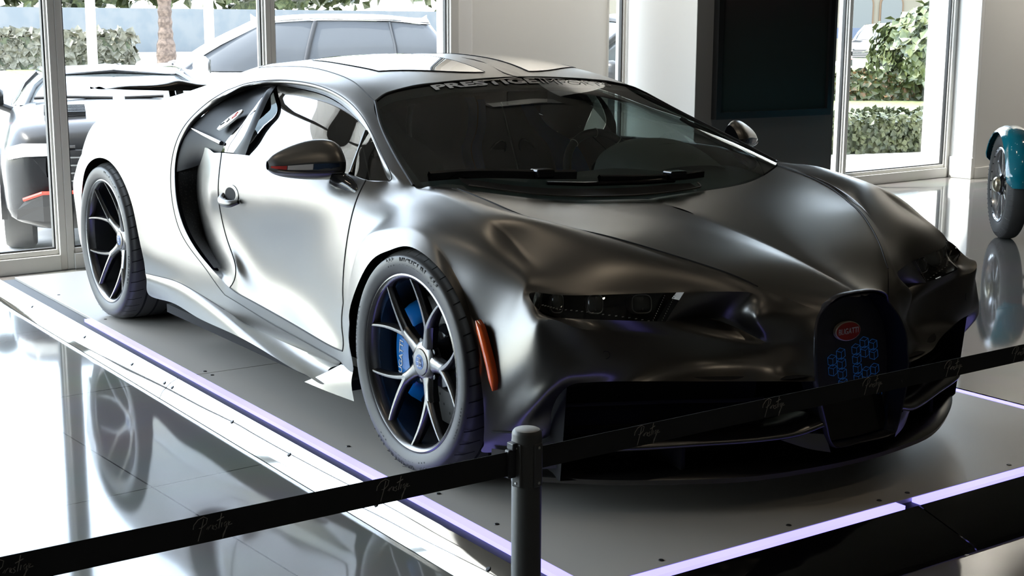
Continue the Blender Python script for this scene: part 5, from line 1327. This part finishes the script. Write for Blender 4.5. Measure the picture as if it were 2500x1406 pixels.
# oval badge
bz, by = .466, .010; bxx = gx(bz) + .010
def ov(a, b, dx): return [Vector((bxx + dx - .16*b*math.sin(t*math.pi/20), by + a*math.cos(t*math.pi/20), bz + b*math.sin(t*math.pi/20))) for t in range(40)]
b_ = MB(); b_.grid([ov(.052,.0275,-.008), ov(.052,.0275,.001), ov(.049,.025,.003)], closed_u=True); badge = b_.build('oval_badge_rim', m_badge_pale, frame, smooth=40)
b_ = MB(); o_ = ov(.049,.025,.0028); b_.v = [tuple(p) for p in o_]; b_.f = [tuple(range(40))]; b_.build('badge_field', m_badge_red, badge, fix=False)
def text_mesh_(name, body, size, mat, parent, M, extrude=.0005, offset=0.0, shear=0.0, spacing=1.0):
    cu = bpy.data.curves.new(name, 'FONT'); cu.body = body; cu.size = size; cu.extrude = extrude; cu.align_x = 'CENTER'; cu.align_y = 'CENTER'; cu.offset = offset; cu.shear = shear; cu.space_character = spacing; cu.resolution_u = 3
    t = bpy.data.objects.new(name, cu); COL.objects.link(t)
    me = bpy.data.meshes.new_from_object(t.evaluated_get(bpy.context.evaluated_depsgraph_get())); bpy.data.objects.remove(t)
    me.materials.clear(); me.materials.append(mat); me.transform(M); me.name = name
    return link(name, me, parent)
text_mesh_('badge_name', 'BUGATTI', .0255, m_badge_pale, badge, Matrix.Translation((bxx+.0035, by, bz-.001)) @ Matrix(((0,0,1,0),(1,0,0,0),(0,1,0,0),(0,0,0,1))) @ Matrix.Diagonal((.80,1,1,1)), offset=.0004)

# headlights
m_lens = glass('headlight_glass', (.75, .76, .76), 1.0, 1.5)
m_lamp_body = material('lamp_housing', (.01, .01, .011), .18); bump_noise(m_lamp_body, 30, .01)
m_lamp_edge = material('lamp_bezel', (.50, .50, .49), .35, .7); bump_noise(m_lamp_edge, 30, .01)
m_lamp_glass = material('lamp_projector', (.05, .052, .05), .08, 0, Coat_Weight=1.0); bump_noise(m_lamp_glass, 30, .01)
m_bead = material('lens_glint_bead', (.85, .85, .80), .15); bump_noise(m_bead, 300, .01)
def headlight(s):
    hd_ = pan('headlight_lens', 'headlight', 0 if s < 0 else 1, m_lens)
    top = [(.456,.866,.613),(.50,.80,.609),(.565,.66,.606),(.633,.47,.603)]; bot = [(.507,.872,.576),(.53,.82,.552),(.60,.725,.545),(.63,.54,.525)]
    def at(t, v, dep):
        a = Vector(top[0]).lerp(Vector(top[1]), 0); P = []
        for L in (top, bot):
            f = t*3; i = min(2, int(f)); P.append(Vector(L[i]).lerp(Vector(L[i+1]), f-i))
        p = P[0].lerp(P[1], v); q = p + Vector((-.75, -.25, -.10))*dep
        return Vector((q.x, s*q.y, q.z))
    hs = MB(); hs.grid([[at(i/12, v, d) for i in range(13)] for v, d in ((0,.002),(.0,.06),(.5,.075),(1.0,.06),(1.0,.002))]); house = hs.build('headlight_housing', m_lamp_body, hd_, smooth=50)
    for t, wd in ((.07,.075),(.30,.095),(.55,.095),(.80,.095)):
        c = at(t+wd*.4, .40, .034); u = (at(t+wd*.9, .40, .030) - at(t, .40, .030)); hw = u.length*.5*1.25; u.normalize()
        nrm = Vector((.80, s*.42, .22)); nrm = (nrm - u*nrm.dot(u)).normalized(); v = nrm.cross(u); v = v if v.z > 0 else -v
        def sq(k, h, ex=.55):
            out = []
            for q in range(28):
                a = 2*math.pi*q/28; ca_, sa_ = math.cos(a), math.sin(a)
                out.append(c + u*hw*k*math.copysign(abs(ca_)**ex, ca_) + v*.027*k*math.copysign(abs(sa_)**ex, sa_) + nrm*h)
            return out
        mo = MB().grid([sq(1.0,-.03), sq(1.0,.004), sq(.95,.009), sq(.88,.008)], closed_u=True).build('lamp_module', m_lamp_edge, house, smooth=40)
        g = MB(); g.grid([sq(.88,.008), sq(.7,.013,.7), sq(.35,.016,1), sq(.01,.017,1)], closed_u=True); g.build('projector_lens', m_lamp_glass, mo, smooth=60)
        MB().tube([c + v*.02 + nrm*.014, c - v*.018 + nrm*.014], .0022, 5).build('lamp_rib', m_chrome, mo)
    bd = MB()  # bead-like reflections in the lens, modelled as pale beads
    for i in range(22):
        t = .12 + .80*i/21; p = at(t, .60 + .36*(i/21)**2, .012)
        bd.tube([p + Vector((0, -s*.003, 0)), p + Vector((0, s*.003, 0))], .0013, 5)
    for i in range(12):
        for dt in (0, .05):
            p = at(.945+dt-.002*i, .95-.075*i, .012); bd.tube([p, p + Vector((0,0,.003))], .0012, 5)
    bd.build('lens_glints', m_bead, house)
both(headlight)

# lower intake cavities and blades
PL = [(.30,.945),(.46,.90),(.585,.83),(.64,.71),(.74,.505),(.823,.365),(.857,.275),(.871,.19)]
def cav(s):
    rows = []
    for dx, z in ((-.004,.376),(-.03,.384),(-.22,.36),(-.24,.24),(-.20,.12),(-.03,.105)):
        rows.append([(x+dx, s*min(w, .93), z) for x, w in PL[2:]])
    ca = MB().grid(rows); ca.grid([[(PL[2][0]-.004, s*.83, .376),(PL[2][0]-.24, s*.83, .36)],[(PL[2][0]-.03, s*.83, .105),(PL[2][0]-.24, s*.83, .105)]])
    ca.build('intake_cavity', m_cavity, bumper, smooth=40)
    # intake louvre bars deep in the opening
    for z in (.30, .235):
        MB().tube([(x-.10, s*w, z) for x, w in PL[2:7]], .006, 6).build('intake_bar', m_cavity, bumper, smooth=60)
    # mid blade
    up = [(.60,.80,.205),(.662,.70,.20),(.745,.50,.20),(.815,.34,.203),(.862,.235,.215),(.884,.16,.235)]
    rows = []
    for dx, dz in ((-.13,.012),(-.05,.022),(-.006,.008),(0,0),(-.006,-.008),(-.06,-.004),(-.13,.0)):
        rows.append([(x+dx, s*w, z+dz) for x, w, z in up])
    MB().grid(surf(rows, 4, 2)).build('bumper_blade', m_paint_dark, bumper, smooth=50)
    # winglet from the horseshoe foot down to the splitter
    wg = [[(.874,.152,.205),(.882,.143,.18),(.886,.134,.152)],[(.848,.215,.212),(.856,.21,.190),(.862,.20,.168)],[(.818,.275,.212),(.820,.275,.204),(.822,.272,.196)]]
    MB().grid(surf([[my(p, s) for p in r] for r in wg], 5, 5)).build('bumper_winglet', m_paint, bumper, smooth=60)
    # cheek plate below the bumper corner
    ck = [[(.392,.945,.175),(.45,.915,.18),(.50,.875,.20),(.535,.835,.215)],[(.388,.945,.13),(.45,.915,.13),(.51,.875,.135),(.545,.835,.14)]]
    MB().grid(surf([[my(p, s) for p in r] for r in ck], 5, 3)).build('bumper_cheek', m_paint, bumper, smooth=60)
    MB().tube([my(p, s) for p in ((.40,.951,.225),(.455,.921,.232),(.505,.888,.245),(.53,.872,.25))], .0018, 5).build('panel_gap', m_gap, bumper)
    # parking sensor disc on the bumper
    n = Vector((.86, s*.50, .05)).normalized(); c = Vector((.634, s*.742, .462))
    u = Vector((0,0,1)).cross(n).normalized(); v = n.cross(u)
    MB().tube([c + n*.004 + u*.0105*math.cos(t*math.pi/12) + v*.0105*math.sin(t*math.pi/12) for t in range(24)], .0009, 5, closed=True).build('parking_sensor', m_gap, bumper)
    # amber side marker on the wheel flare
    pts = [(.352,.966,.532),(.377,.967,.49),(.399,.966,.445),(.415,.963,.40),(.427,.960,.35)]
    sp_ = spline([my(p, s) for p in pts], 5); rows = []
    for i, p in enumerate(sp_):
        k = i/(len(sp_)-1); wd = .0125*min(1, 6*min(k, 1-k)+.25)
        t = (sp_[min(i+1, len(sp_)-1)] - sp_[max(i-1, 0)]).normalized(); nn = Vector((.30, s*.95, 0)).normalized(); q = t.cross(nn).normalized()
        rows.append([p + q*wd*c_ + nn*h for c_, h in ((-1,-.012),(-1,.003),(-.6,.007),(0,.0085),(.6,.007),(1,.003),(1,-.012))])
    mk = MB().grid(rows).build('side_marker', m_amber, fenders[0 if s < 0 else 1], smooth=60)
m_amber = material('amber_lens', (.62, .085, .012), .12, 0, Coat_Weight=.6); bump_noise(m_amber, 120, .04)
both(cav)
# splitter
SPL = [(.36,.935,.112),(.44,.915,.108),(.515,.855,.108),(.636,.71,.106),(.755,.52,.106),(.828,.356,.106),(.863,.155,.106),(.872,0,.106)]
full = [my(p, -1) for p in SPL] + [my(p, 1) for p in SPL[::-1][1:]]
sf_ = spline(full, 4); rows = []
for k, dz in ((.55,.012),(.93,.022),(.985,.012),(1.0,.002),(.995,-.014),(.93,-.016),(.55,-.014)):
    rows.append([Vector((-.35 + (p.x+.35)*k, p.y*(k if k < .9 else (k+1)/2), p.z+dz)) for p in sf_])
MB().grid(rows).build('front_splitter', m_paint_dark, bumper, smooth=40)
for s in (-1, 1):
    for w, x in ((.52,.715),):
        MB().box((x-.16, s*w-.008, .10), (x-.01, s*w+.008, .205)).build('splitter_strake', m_cavity, bumper, bevel=.004)
# cowl: black wiper bay, wiper arms and blades
bay = [(-.175,-.655,.826),(-.10,-.53,.805),(-.062,-.425,.792),(-.05,-.31,.782),(-.055,-.12,.772),(-.06,.02,.770),(-.063,.12,.772),(-.075,.215,.777)]
back = [(-.235,-.655,.848),(-.165,-.53,.826),(-.13,-.42,.812),(-.118,-.31,.803),(-.118,-.12,.793),(-.12,.02,.790),(-.12,.12,.792),(-.115,.21,.790)]
MB().grid(surf([[(x, y, z+.004) for x, y, z in bay], [((a[0]+b[0])/2, a[1], (a[2]+b[2])/2+.001) for a, b in zip(bay, back)], [(x, y, z+.003) for x, y, z in back]], 4, 3)).build('wiper_bay', m_cavity, hood, smooth=60)
MB().tube(spline([(x+.001, y, z+.006) for x, y, z in bay] + [(-.088,.233,.786),(-.108,.238,.794)], 5), .0032, 6).build('bay_edge', m_paint, hood, smooth=60)
wa = MB(); wa.tube([(-.165,-.36,.822),(-.15,-.22,.812),(-.14,.0,.806),(-.145,.16,.806)], [.006,.007,.009,.012], 8); arm = wa.build('wiper_arm', m_gloss_black, car, smooth=60)
wb_ = MB(); bl = spline([(-.285,-.735,.853),(-.245,-.62,.858),(-.21,-.50,.855),(-.18,-.37,.847),(-.165,-.25,.842)], 5)
wb_.grid([[p + Vector((0,0,d)) + Vector((e,0,0)) for p in bl] for d, e in ((-.012,.0),(.006,-.006),(.018,.002),(.012,.014),(-.012,.012))], closed_v=True).build('wiper_blade', m_gloss_black, arm, smooth=40)
MB().box((-.205,-.405,.838), (-.155,-.335,.868)).build('wiper_coupling', m_gloss_black, arm, bevel=.006)
wb2 = MB(); bl = spline([(-.165,-.15,.826),(-.150,.02,.818),(-.145,.18,.815),(-.155,.30,.818)], 5)
wb2.grid([[p + Vector((0,0,d)) + Vector((e,0,0)) for p in bl] for d, e in ((-.012,.0),(.004,-.006),(.012,.002),(.008,.012),(-.012,.010))], closed_v=True).build('wiper_blade', m_gloss_black, arm, smooth=40)
MB().box((-.17,.13,.808), (-.12,.20,.836)).build('wiper_coupling', m_gloss_black, arm, bevel=.005)
# ------------------------------------------------------------------ mirrors, handles, skylights, wing, lettering
m_pale_band = material('tricolour_cream', (.72, .66, .58), .25); bump_noise(m_pale_band, 60, .01)
m_navy = material('tricolour_navy', (.015, .035, .07), .2); bump_noise(m_navy, 60, .01)
m_red_lens = material('tricolour_red', (.52, .04, .03), .2); bump_noise(m_red_lens, 60, .03)
def mirror(s):
    d = doors[0 if s < 0 else 1]
    secs = [  # w, x centre, z of the keel, height, half depth
        (.872,-.635,.829,.108,.060),(.89,-.64,.823,.126,.075),(.92,-.655,.821,.133,.082),(.96,-.675,.822,.128,.078),(1.00,-.692,.826,.112,.068),(1.04,-.704,.833,.088,.052),(1.07,-.710,.844,.060,.034),(1.088,-.713,.858,.028,.014)]
    rows = []
    for w, xc, z0, h, dp in secs:
        r = []
        for k in range(20):
            a = 2*math.pi*k/20; ca_, sa_ = math.cos(a), math.sin(a)
            zz = z0 + h*(.5+.5*sa_) if sa_ > 0 else z0 + h*.5 + h*.5*math.copysign(abs(sa_)**.75, sa_)
            xx = xc + dp*(ca_ if ca_ > 0 else .55*ca_)*(1 - .35*max(0, sa_))
            r.append((xx, s*w, zz))
        rows.append(r)
    mb = MB(); mb.grid(surf([r + [r[0]] for r in rows], 2, 4)); n = len(rows[0])*2+1
    body = mb.build('mirror_housing', m_paint, d, smooth=60)
    b = MB(); b.v = [tuple(p) for p in rows[0]]; b.f = [tuple(range(20))]; b.build('mirror_inner_face', m_gloss_black, body, fix=False)
    arm = MB(); arm.tube(spline([(-.60,s*.90,.832),(-.57,s*.885,.818),(-.53,s*.875,.805),(-.49,s*.868,.79)], 4), [.030,.030,.029,.028,.027,.026,.025,.024,.023,.022,.022,.022,.021], 10); arm.build('mirror_stalk', m_gloss_black, d, smooth=60)
    # tricolour flag decal along the lower front edge
    def band(w0, w1, mat, nm):
        q = []
        for j in range(7):
            w = w0 + (w1-w0)*j/6
            for i in range(len(secs)-1):
                if secs[i][0] <= w <= secs[i+1][0]:
                    t = (w-secs[i][0])/(secs[i+1][0]-secs[i][0]); S = [secs[i][k]+(secs[i+1][k]-secs[i][k])*t for k in range(5)]; break
            q.append(S)
        rr = [[(xc + dp*math.cos(math.asin(max(-1,min(1,(f-.5)*2))))*(1-.35*max(0,(f-.5)*2)) + .0028, s*w, z0 + h*f + 0) for (w, xc, z0, h, dp) in q] for f in (.30,.38,.46)]
        MB().grid(rr).build(nm, mat, body, smooth=60)
    band(1.045, 1.084, m_red_lens, 'tricolour_red'); band(.975, 1.043, m_pale_band, 'tricolour_cream'); band(.90, .973, m_navy, 'tricolour_navy')
    q = [(xc + dp*.93 + .004, s*w, z0 + h*.22) for w, xc, z0, h, dp in secs[1:-1]]
    MB().tube(q, .0028, 6).build('mirror_crease', m_paint, body, smooth=60)
    # door handle: oval scoop with a grip bar
    hx, hz, hw = -1.335, .690, .951
    n = Vector((0, s*1, .06)).normalized(); u = Vector((1, 0, 0)); v = Vector((0, -s*.06, 1)).normalized()
    c = Vector((hx, s*hw, hz+.016))
    el = lambda a, b, h, cc: [cc + u*a*math.cos(t*math.pi/14) + v*b*math.sin(t*math.pi/14) + n*h for t in range(28)]
    sc = MB(); sc.grid([el(.064,.036,.0005,c), el(.056,.030,.004,c), el(.048,.025,.003,c)], closed_u=True); so = sc.build('handle_surround', m_paint, d, smooth=60)
    hh = MB(); e_ = el(.0485,.0255,.0028,c); hh.v = [tuple(p) for p in e_]; hh.f = [tuple(range(28))]; hh.build('handle_recess', m_cavity, so, fix=False)
    g = MB(); bar = spline([c + u*-.068 + v*-.008 + n*.002, c + u*-.045 + v*-.024 + n*.020, c + v*-.031 + n*.027, c + u*.045 + v*-.030 + n*.022, c + u*.072 + v*-.020 + n*.003], 5)
    g.tube(bar, [.009+.006*math.sin(math.pi*i/(len(bar)-1)) for i in range(len(bar))], 10); g.build('handle_grip', m_paint, so, smooth=60)
both(mirror)
# roof skylights
m_sky = material('skylight_glass', (.02, .022, .025), .03, 0, Coat_Weight=1.0); bump_noise(m_sky, 3, .004)
from mathutils.bvhtree import BVHTree
_bv = BVHTree.FromPolygons([tuple(v) for v in SVV], [f for p, s, f in SFF])
def on_roof(x, y, dz): 
    h = _bv.ray_cast(Vector((x, y, 2)), Vector((0, 0, -1)))
    return Vector((x, y, h[0].z + dz)) if h[0] is not None else Vector((x, y, 1.2))
def skylight(s):
    # slanted front edge, outer edge along the roof rail
    q = [(-.925,.10),(-1.10,.455),(-1.70,.43),(-1.70,.11)]
    rows = []
    for i in range(13):
        t = i/12; a = Vector((*q[0], 0)).lerp(Vector((*q[3], 0)), t); b = Vector((*q[1], 0)).lerp(Vector((*q[2], 0)), t)
        b.y += .02*math.sin(math.pi*t)
        rows.append([on_roof(a.x+(b.x-a.x)*(k/10)**1.6, s*(a.y+(b.y-a.y)*k/10), .0025) for k in range(11)])
    g = MB().grid(rows).build('roof_skylight', m_sky, roof, smooth=60)
    e = [r[0] for r in rows] + rows[-1][1:-1] + [r[-1] for r in rows[::-1]] + rows[0][1:-1][::-1]
    MB().tube(e, .001, 6, closed=True).build('skylight_seal', m_gap, g)
both(skylight)
# lettering across the top of the windscreen
from mathutils import geometry as _g
_wb = BVHTree.FromPolygons([tuple(p) for r in ws for p in r], [(i*len(ws[0])+j, i*len(ws[0])+j+1, (i+1)*len(ws[0])+j+1, (i+1)*len(ws[0])+j) for i in range(len(ws)-1) for j in range(len(ws[0])-1)])
def screen_text(body, size, y0, off, nm, mat, width):
    cu = bpy.data.curves.new(nm, 'FONT'); cu.body = body; cu.size = size; cu.extrude = 0; cu.offset = off; cu.resolution_u = 3; cu.align_y = 'CENTER'
    t = bpy.data.objects.new(nm, cu); COL.objects.link(t)
    me = bpy.data.meshes.new_from_object(t.evaluated_get(bpy.context.evaluated_depsgraph_get())); bpy.data.objects.remove(t)
    bm = bmesh.new(); bm.from_mesh(me); bmesh.ops.triangulate(bm, faces=bm.faces); bmesh.ops.subdivide_edges(bm, edges=[e for e in bm.edges if e.calc_length() > .03], cuts=2); bm.to_mesh(me); bm.free()
    xs = [v.co.x for v in me.vertices]; k = width/(max(xs)-min(xs)); x0 = min(xs)
    up = Vector((-.90, 0, .42)).normalized()
    for v in me.vertices:
        y = y0 + (v.co.x-x0)*k
        edge_ = ws[-1]; q = min(edge_, key=lambda p: abs(p.y-y))
        p = q + (Vector((.90, 0, -.40)).normalized())*(.036 - v.co.y)
        h = _wb.find_nearest(Vector((p.x, y, p.z)))
        v.co = h[0] + Vector((.0015, 0, .0028))
    me.materials.clear(); me.materials.append(mat); me.name = nm
    return link(nm, me, ws_ob)
m_vinyl = material('white_vinyl', (.62, .60, .57), .6); bump_noise(m_vinyl, 300, .02)
screen_text('PRESTIGE', .060, -.385, .0020, 'screen_name_bold', m_vinyl, .445)
screen_text('IMPORTS', .056, .078, -.0007, 'screen_name_light', m_vinyl, .34)
# rear wing on its struts, raised
wr_ = []
for y, zt, zb in ((-.74,1.012,1.008),(-.69,1.019,1.008),(-.62,1.023,1.003),(-.50,1.024,.998),(-.43,1.030,.995),(-.366,1.042,.993),(-.31,1.032,.992),(-.25,1.022,.992),(-.12,1.018,.993),(0,1.017,.994)):
    wr_.append([(-3.30-.05*abs(y)**2, y, zb), (-3.295-.05*abs(y)**2, y, (zt+zb)/2), (-3.31-.05*abs(y)**2, y, zt), (-3.42, y, zt+.006), (-3.55, y, zt-.012), (-3.56, y, zb+.004), (-3.44, y, zb-.004), (-3.30-.05*abs(y)**2, y, zb)])
wr_ = wr_ + [[(p[0], -p[1], p[2]) for p in r] for r in wr_[::-1][1:]]
wing = MB().grid(surf(wr_, 2, 3)); wing_o = wing.build('rear_wing', m_paint_dark, car, smooth=50)
for s in (-1, 1):
    MB().prism([(-3.42,.84),(-3.30,.90),(-3.33,1.0),(-3.41,1.0)], 'y', s*.40-.016, s*.40+.016).build('wing_strut', m_gloss_black, wing_o, bevel=.004)
    MB().tube([(-3.32,s*.345,.88),(-3.33,s*.35,.93),(-3.35,s*.355,1.0)], .02, 8).build('wing_ram', m_steel, wing_o, smooth=60)
# closed tail
tl = [[(-3.42,-.76,.755),(-3.47,-.45,.82),(-3.5,0,.85),(-3.47,.45,.82),(-3.42,.76,.755)],[(-3.44,-.84,.60),(-3.52,-.45,.62),(-3.54,0,.63),(-3.52,.45,.62),(-3.44,.84,.60)],[(-3.36,-.89,.28),(-3.44,-.45,.28),(-3.46,0,.28),(-3.44,.45,.28),(-3.36,.89,.28)]]
MB().grid(surf(tl, 5, 4)).build('tail_panel', m_carbon, car, smooth=60)
MB().tube(spline([(-3.42,-.80,.70),(-3.53,-.4,.70),(-3.55,0,.70),(-3.53,.4,.70),(-3.42,.80,.70)], 6), .010, 6).build('tail_light', m_red_lens, car, smooth=60)
for s in (-1, 1):                       # red reflector at the rear corner, sill blade ahead of the front wheels
    MB().tube([(-3.372,s*.872,.50),(-3.378,s*.868,.56),(-3.385,s*.862,.62)], .012, 8).build('rear_reflector', m_red_lens, quarters[0 if s < 0 else 1], smooth=60)
    bl = [[(-.47,.957,.240),(-.42,.961,.245),(-.37,.965,.25)],[(-.55,.985,.195),(-.45,.985,.20),(-.36,.98,.205)],[(-.645,1.006,.150),(-.50,1.0,.150),(-.335,.985,.150)]]
    MB().grid(surf([[my(p, s) for p in r] for r in bl], 5, 5)).build('skirt_blade', m_paint, car, smooth=60)
# ------------------------------------------------------------------ framed picture on the pillar
m_black_frame = material('black_lacquer_frame', (.006, .006, .006), .35); bump_noise(m_black_frame, 60, .01)
m_canvas = material('dark_abstract_canvas', (.01, .03, .03), .75)
def canvas_nodes(m):
    tc = node(m, 'ShaderNodeTexCoord'); sx = node(m, 'ShaderNodeSeparateXYZ'); wire(m, tc.outputs['Object'], sx.inputs['Vector'])
    nz = node(m, 'ShaderNodeTexNoise'); nz.inputs['Scale'].default_value = 2.5; nz.inputs['Detail'].default_value = 5; wire(m, tc.outputs['Object'], nz.inputs['Vector'])
    ad = node(m, 'ShaderNodeMath', operation='MULTIPLY_ADD'); ad.inputs[1].default_value = .35; wire(m, nz.outputs['Fac'], ad.inputs[0]); wire(m, sx.outputs['Z'], ad.inputs[2])
    mr = node(m, 'ShaderNodeMapRange'); mr.inputs['From Min'].default_value = .0; mr.inputs['From Max'].default_value = 2.0; wire(m, ad.outputs['Value'], mr.inputs['Value'])
    cr = node(m, 'ShaderNodeValToRGB'); e = cr.color_ramp.elements
    e[0].position = 0; e[0].color = (.001, .020, .021, 1); e[1].position = 1; e[1].color = (.003, .005, .004, 1)
    for p, c in ((.18, (.001, .018, .018, 1)), (.30, (.0015, .010, .008, 1)), (.42, (.0025, .006, .004, 1)), (.52, (.009, .003, .0025, 1)), (.66, (.008, .002, .0025, 1))):
        q = cr.color_ramp.elements.new(p); q.color = c
    wire(m, mr.outputs['Result'], cr.inputs['Fac']); wire(m, cr.outputs['Color'], bsdf(m).inputs['Base Color'])
canvas_nodes(m_canvas)
pic = thing('framed_painting', 'large dark abstract painting in a black frame on the charcoal pillar', 'painting', (-4.04, 4.49, .665))
fr = MB()
for lo, hi in (((0,-.59,0),(.055,-.545,2.0)), ((0,.545,0),(.055,.59,2.0)), ((0,-.545,0),(.055,.545,.05)), ((0,-.545,1.95),(.055,.545,2.0))): fr.box(lo, hi)
fr.build('frame', m_black_frame, pic)
MB().box((.0,-.545,.05),(.03,.545,1.95)).build('canvas', m_canvas, pic)

# ------------------------------------------------------------------ the teal trike's front wheel
m_teal = material('teal_fender_paint', (.003, .17, .23), .12, 0, Coat_Weight=.8)
def mirrored_specks(m):  # pale specks in the colour stand for mirrored string lights
    tc = node(m, 'ShaderNodeTexCoord'); vo = node(m, 'ShaderNodeTexVoronoi'); vo.inputs['Scale'].default_value = 34
    lt = node(m, 'ShaderNodeMath', operation='LESS_THAN'); lt.inputs[1].default_value = .10; wire(m, tc.outputs['Object'], vo.inputs['Vector']); wire(m, vo.outputs['Distance'], lt.inputs[0])
    mx = node(m, 'ShaderNodeMix', data_type='RGBA'); mx.inputs['A'].default_value = (.003,.17,.23,1); mx.inputs['B'].default_value = (.55,.75,.78,1); wire(m, lt.outputs['Value'], mx.inputs['Factor']); wire(m, mx.outputs['Result'], bsdf(m).inputs['Base Color'])
mirrored_specks(m_teal)
m_silver = material('silver_alloy', (.62, .62, .62), .22, .9); bump_noise(m_silver, 60, .01)
m_tan = material('brass_tone', (.50, .45, .33), .25, .9); bump_noise(m_tan, 60, .01)
m_tread = material('ribbed_tyre', (.07, .068, .066), .7); bump_noise(m_tread, 70, .2)
tr = thing('trike', 'trike with a teal front fender over a spoked wheel, at the right edge', 'trike', (-2.33, 5.03, FLOOR), R(-41.4))
RW, HWD = .362, .068
hz = RW
def at_w(M=None): return Matrix.Translation((0, 0, hz)) @ (M or Matrix.Identity(4))
# local +x rolls towards the camera, -y is the visible outer side
Mw = at_w(Matrix.Scale(-1, 4, Vector((0,1,0))))
ty = MB().lathe([(p.x, p.y) for p in spline([(.245,.050,0),(.262,.064,0),(.30,.070,0),(.335,.062,0),(.355,.046,0),(RW,.02,0),(RW,-.02,0),(.355,-.046,0),(.335,-.062,0),(.30,-.070,0),(.25,-.055,0)], 4)], 72, Mw).build('tyre', m_tread, tr, smooth=50)
rb = MB()
for k in range(60):
    a = 2*math.pi*k/60
    rb.tube([Mw @ Vector((r*math.cos(a+o), y, r*math.sin(a+o))) for r, y, o in ((.322,.0675,0),(.342,.0575,.01),(.358,.040,.02))], .003, 5)
rb.build('tyre_ribs', m_rubber, ty)
rim = MB().lathe([(.247,.052),(.250,.062),(.243,.066),(.232,.058),(.226,.030),(.224,-.05),(.245,-.055)], 56, Mw).build('rim', m_silver, tr, smooth=40)
for k in range(8):
    a = 2*math.pi*k/8 + .2; e = Vector((math.cos(a), 0, math.sin(a))); q = Vector((-math.sin(a), 0, math.cos(a)))
    sp = MB(); sp.grid([[Mw @ (e*r + q*w*k_ + Vector((0, y+h, 0))) for k_, h in ((-1,-.02),(-1,0),(-.6,.006),(.6,.006),(1,0),(1,-.02))] for r, w, y in ((.045,.020,.040),(.10,.019,.036),(.17,.021,.034),(.228,.028,.036))], closed_u=True)
    sp.build('wheel_spoke', m_silver, rim, smooth=40)
MB().lathe([(.075,.02),(.072,.052),(.060,.062),(.052,.064)], 32, Mw).build('hub', m_gloss_black, rim, smooth=40)
MB().lathe([(.052,.064),(.050,.082),(.040,.094),(.016,.102),(0,.103)], 32, Mw).build('hub_cap', m_tan, rim, smooth=50)
rv = MB()
for k in range(24):
    a = 2*math.pi*k/24; rv.lathe([(0,.003),(.004,.002),(.005,0)], 8, Mw @ Matrix.Translation((.238*math.cos(a), .064, .238*math.sin(a))))
rv.build('rim_rivets', m_gloss_black, rim)
rows = []
for i in range(27):
    a = R(2 + 158*i/26); e = min(1, min(i, 26-i)/2.2); r0 = .398
    w = .098*(.55+.45*math.sqrt(max(0, 1-(1-e)**2)))
    rows.append([(( r0 - .045*abs(k)**2.6)*math.cos(a), k*w, hz + (r0 - .045*abs(k)**2.6)*math.sin(a)) for k in (-1,-.92,-.75,-.45,0,.45,.75,.92,1)])
inn = [[(x*.985, y*.96, hz+(z-hz)*.985) for x, y, z in r] for r in rows]
fe = MB(); fe.grid(rows); fe.grid([r[::-1] for r in inn]); fe.grid([[r[0] for r in rows],[r[0] for r in inn]]); fe.grid([[r[-1] for r in rows],[r[-1] for r in inn]]); fe.grid([rows[0], inn[0]]); fe.grid([rows[-1], inn[-1]])
fe.build('front_fender', m_teal, tr, smooth=50)
ax = MB(); ax.tube([(0,.03,hz),(0,.62,hz)], .022, 10); ax.tube([(0,.10,hz+.11),(0,.62,hz+.13)], .014, 8); ax.tube([(.02,.11,hz-.10),(0,.62,hz-.09)], .014, 8); ax.tube([(0,.11,hz-.12),(0,.10,hz+.14)], .026, 10)
ax.build('front_axle', m_gloss_black, tr, smooth=50)
MB().tube([(.12,.10,hz+.30),(.02,.10,hz+.12)], .010, 8).build('fender_stay', m_gloss_black, tr, smooth=50)
bd = [[(x, .80 + sgn*w*math.cos(a), hz+.12 + h*math.sin(a)) for a in [math.pi*2*k/16 for k in range(16)] for sgn in (1,)] for x, w, h in ((.62,.02,.02),(.55,.14,.13),(.25,.22,.20),(-.6,.30,.26),(-1.4,.26,.24),(-1.9,.05,.05))]
MB().grid(bd, closed_u=True).build('body', m_teal, tr, smooth=60)
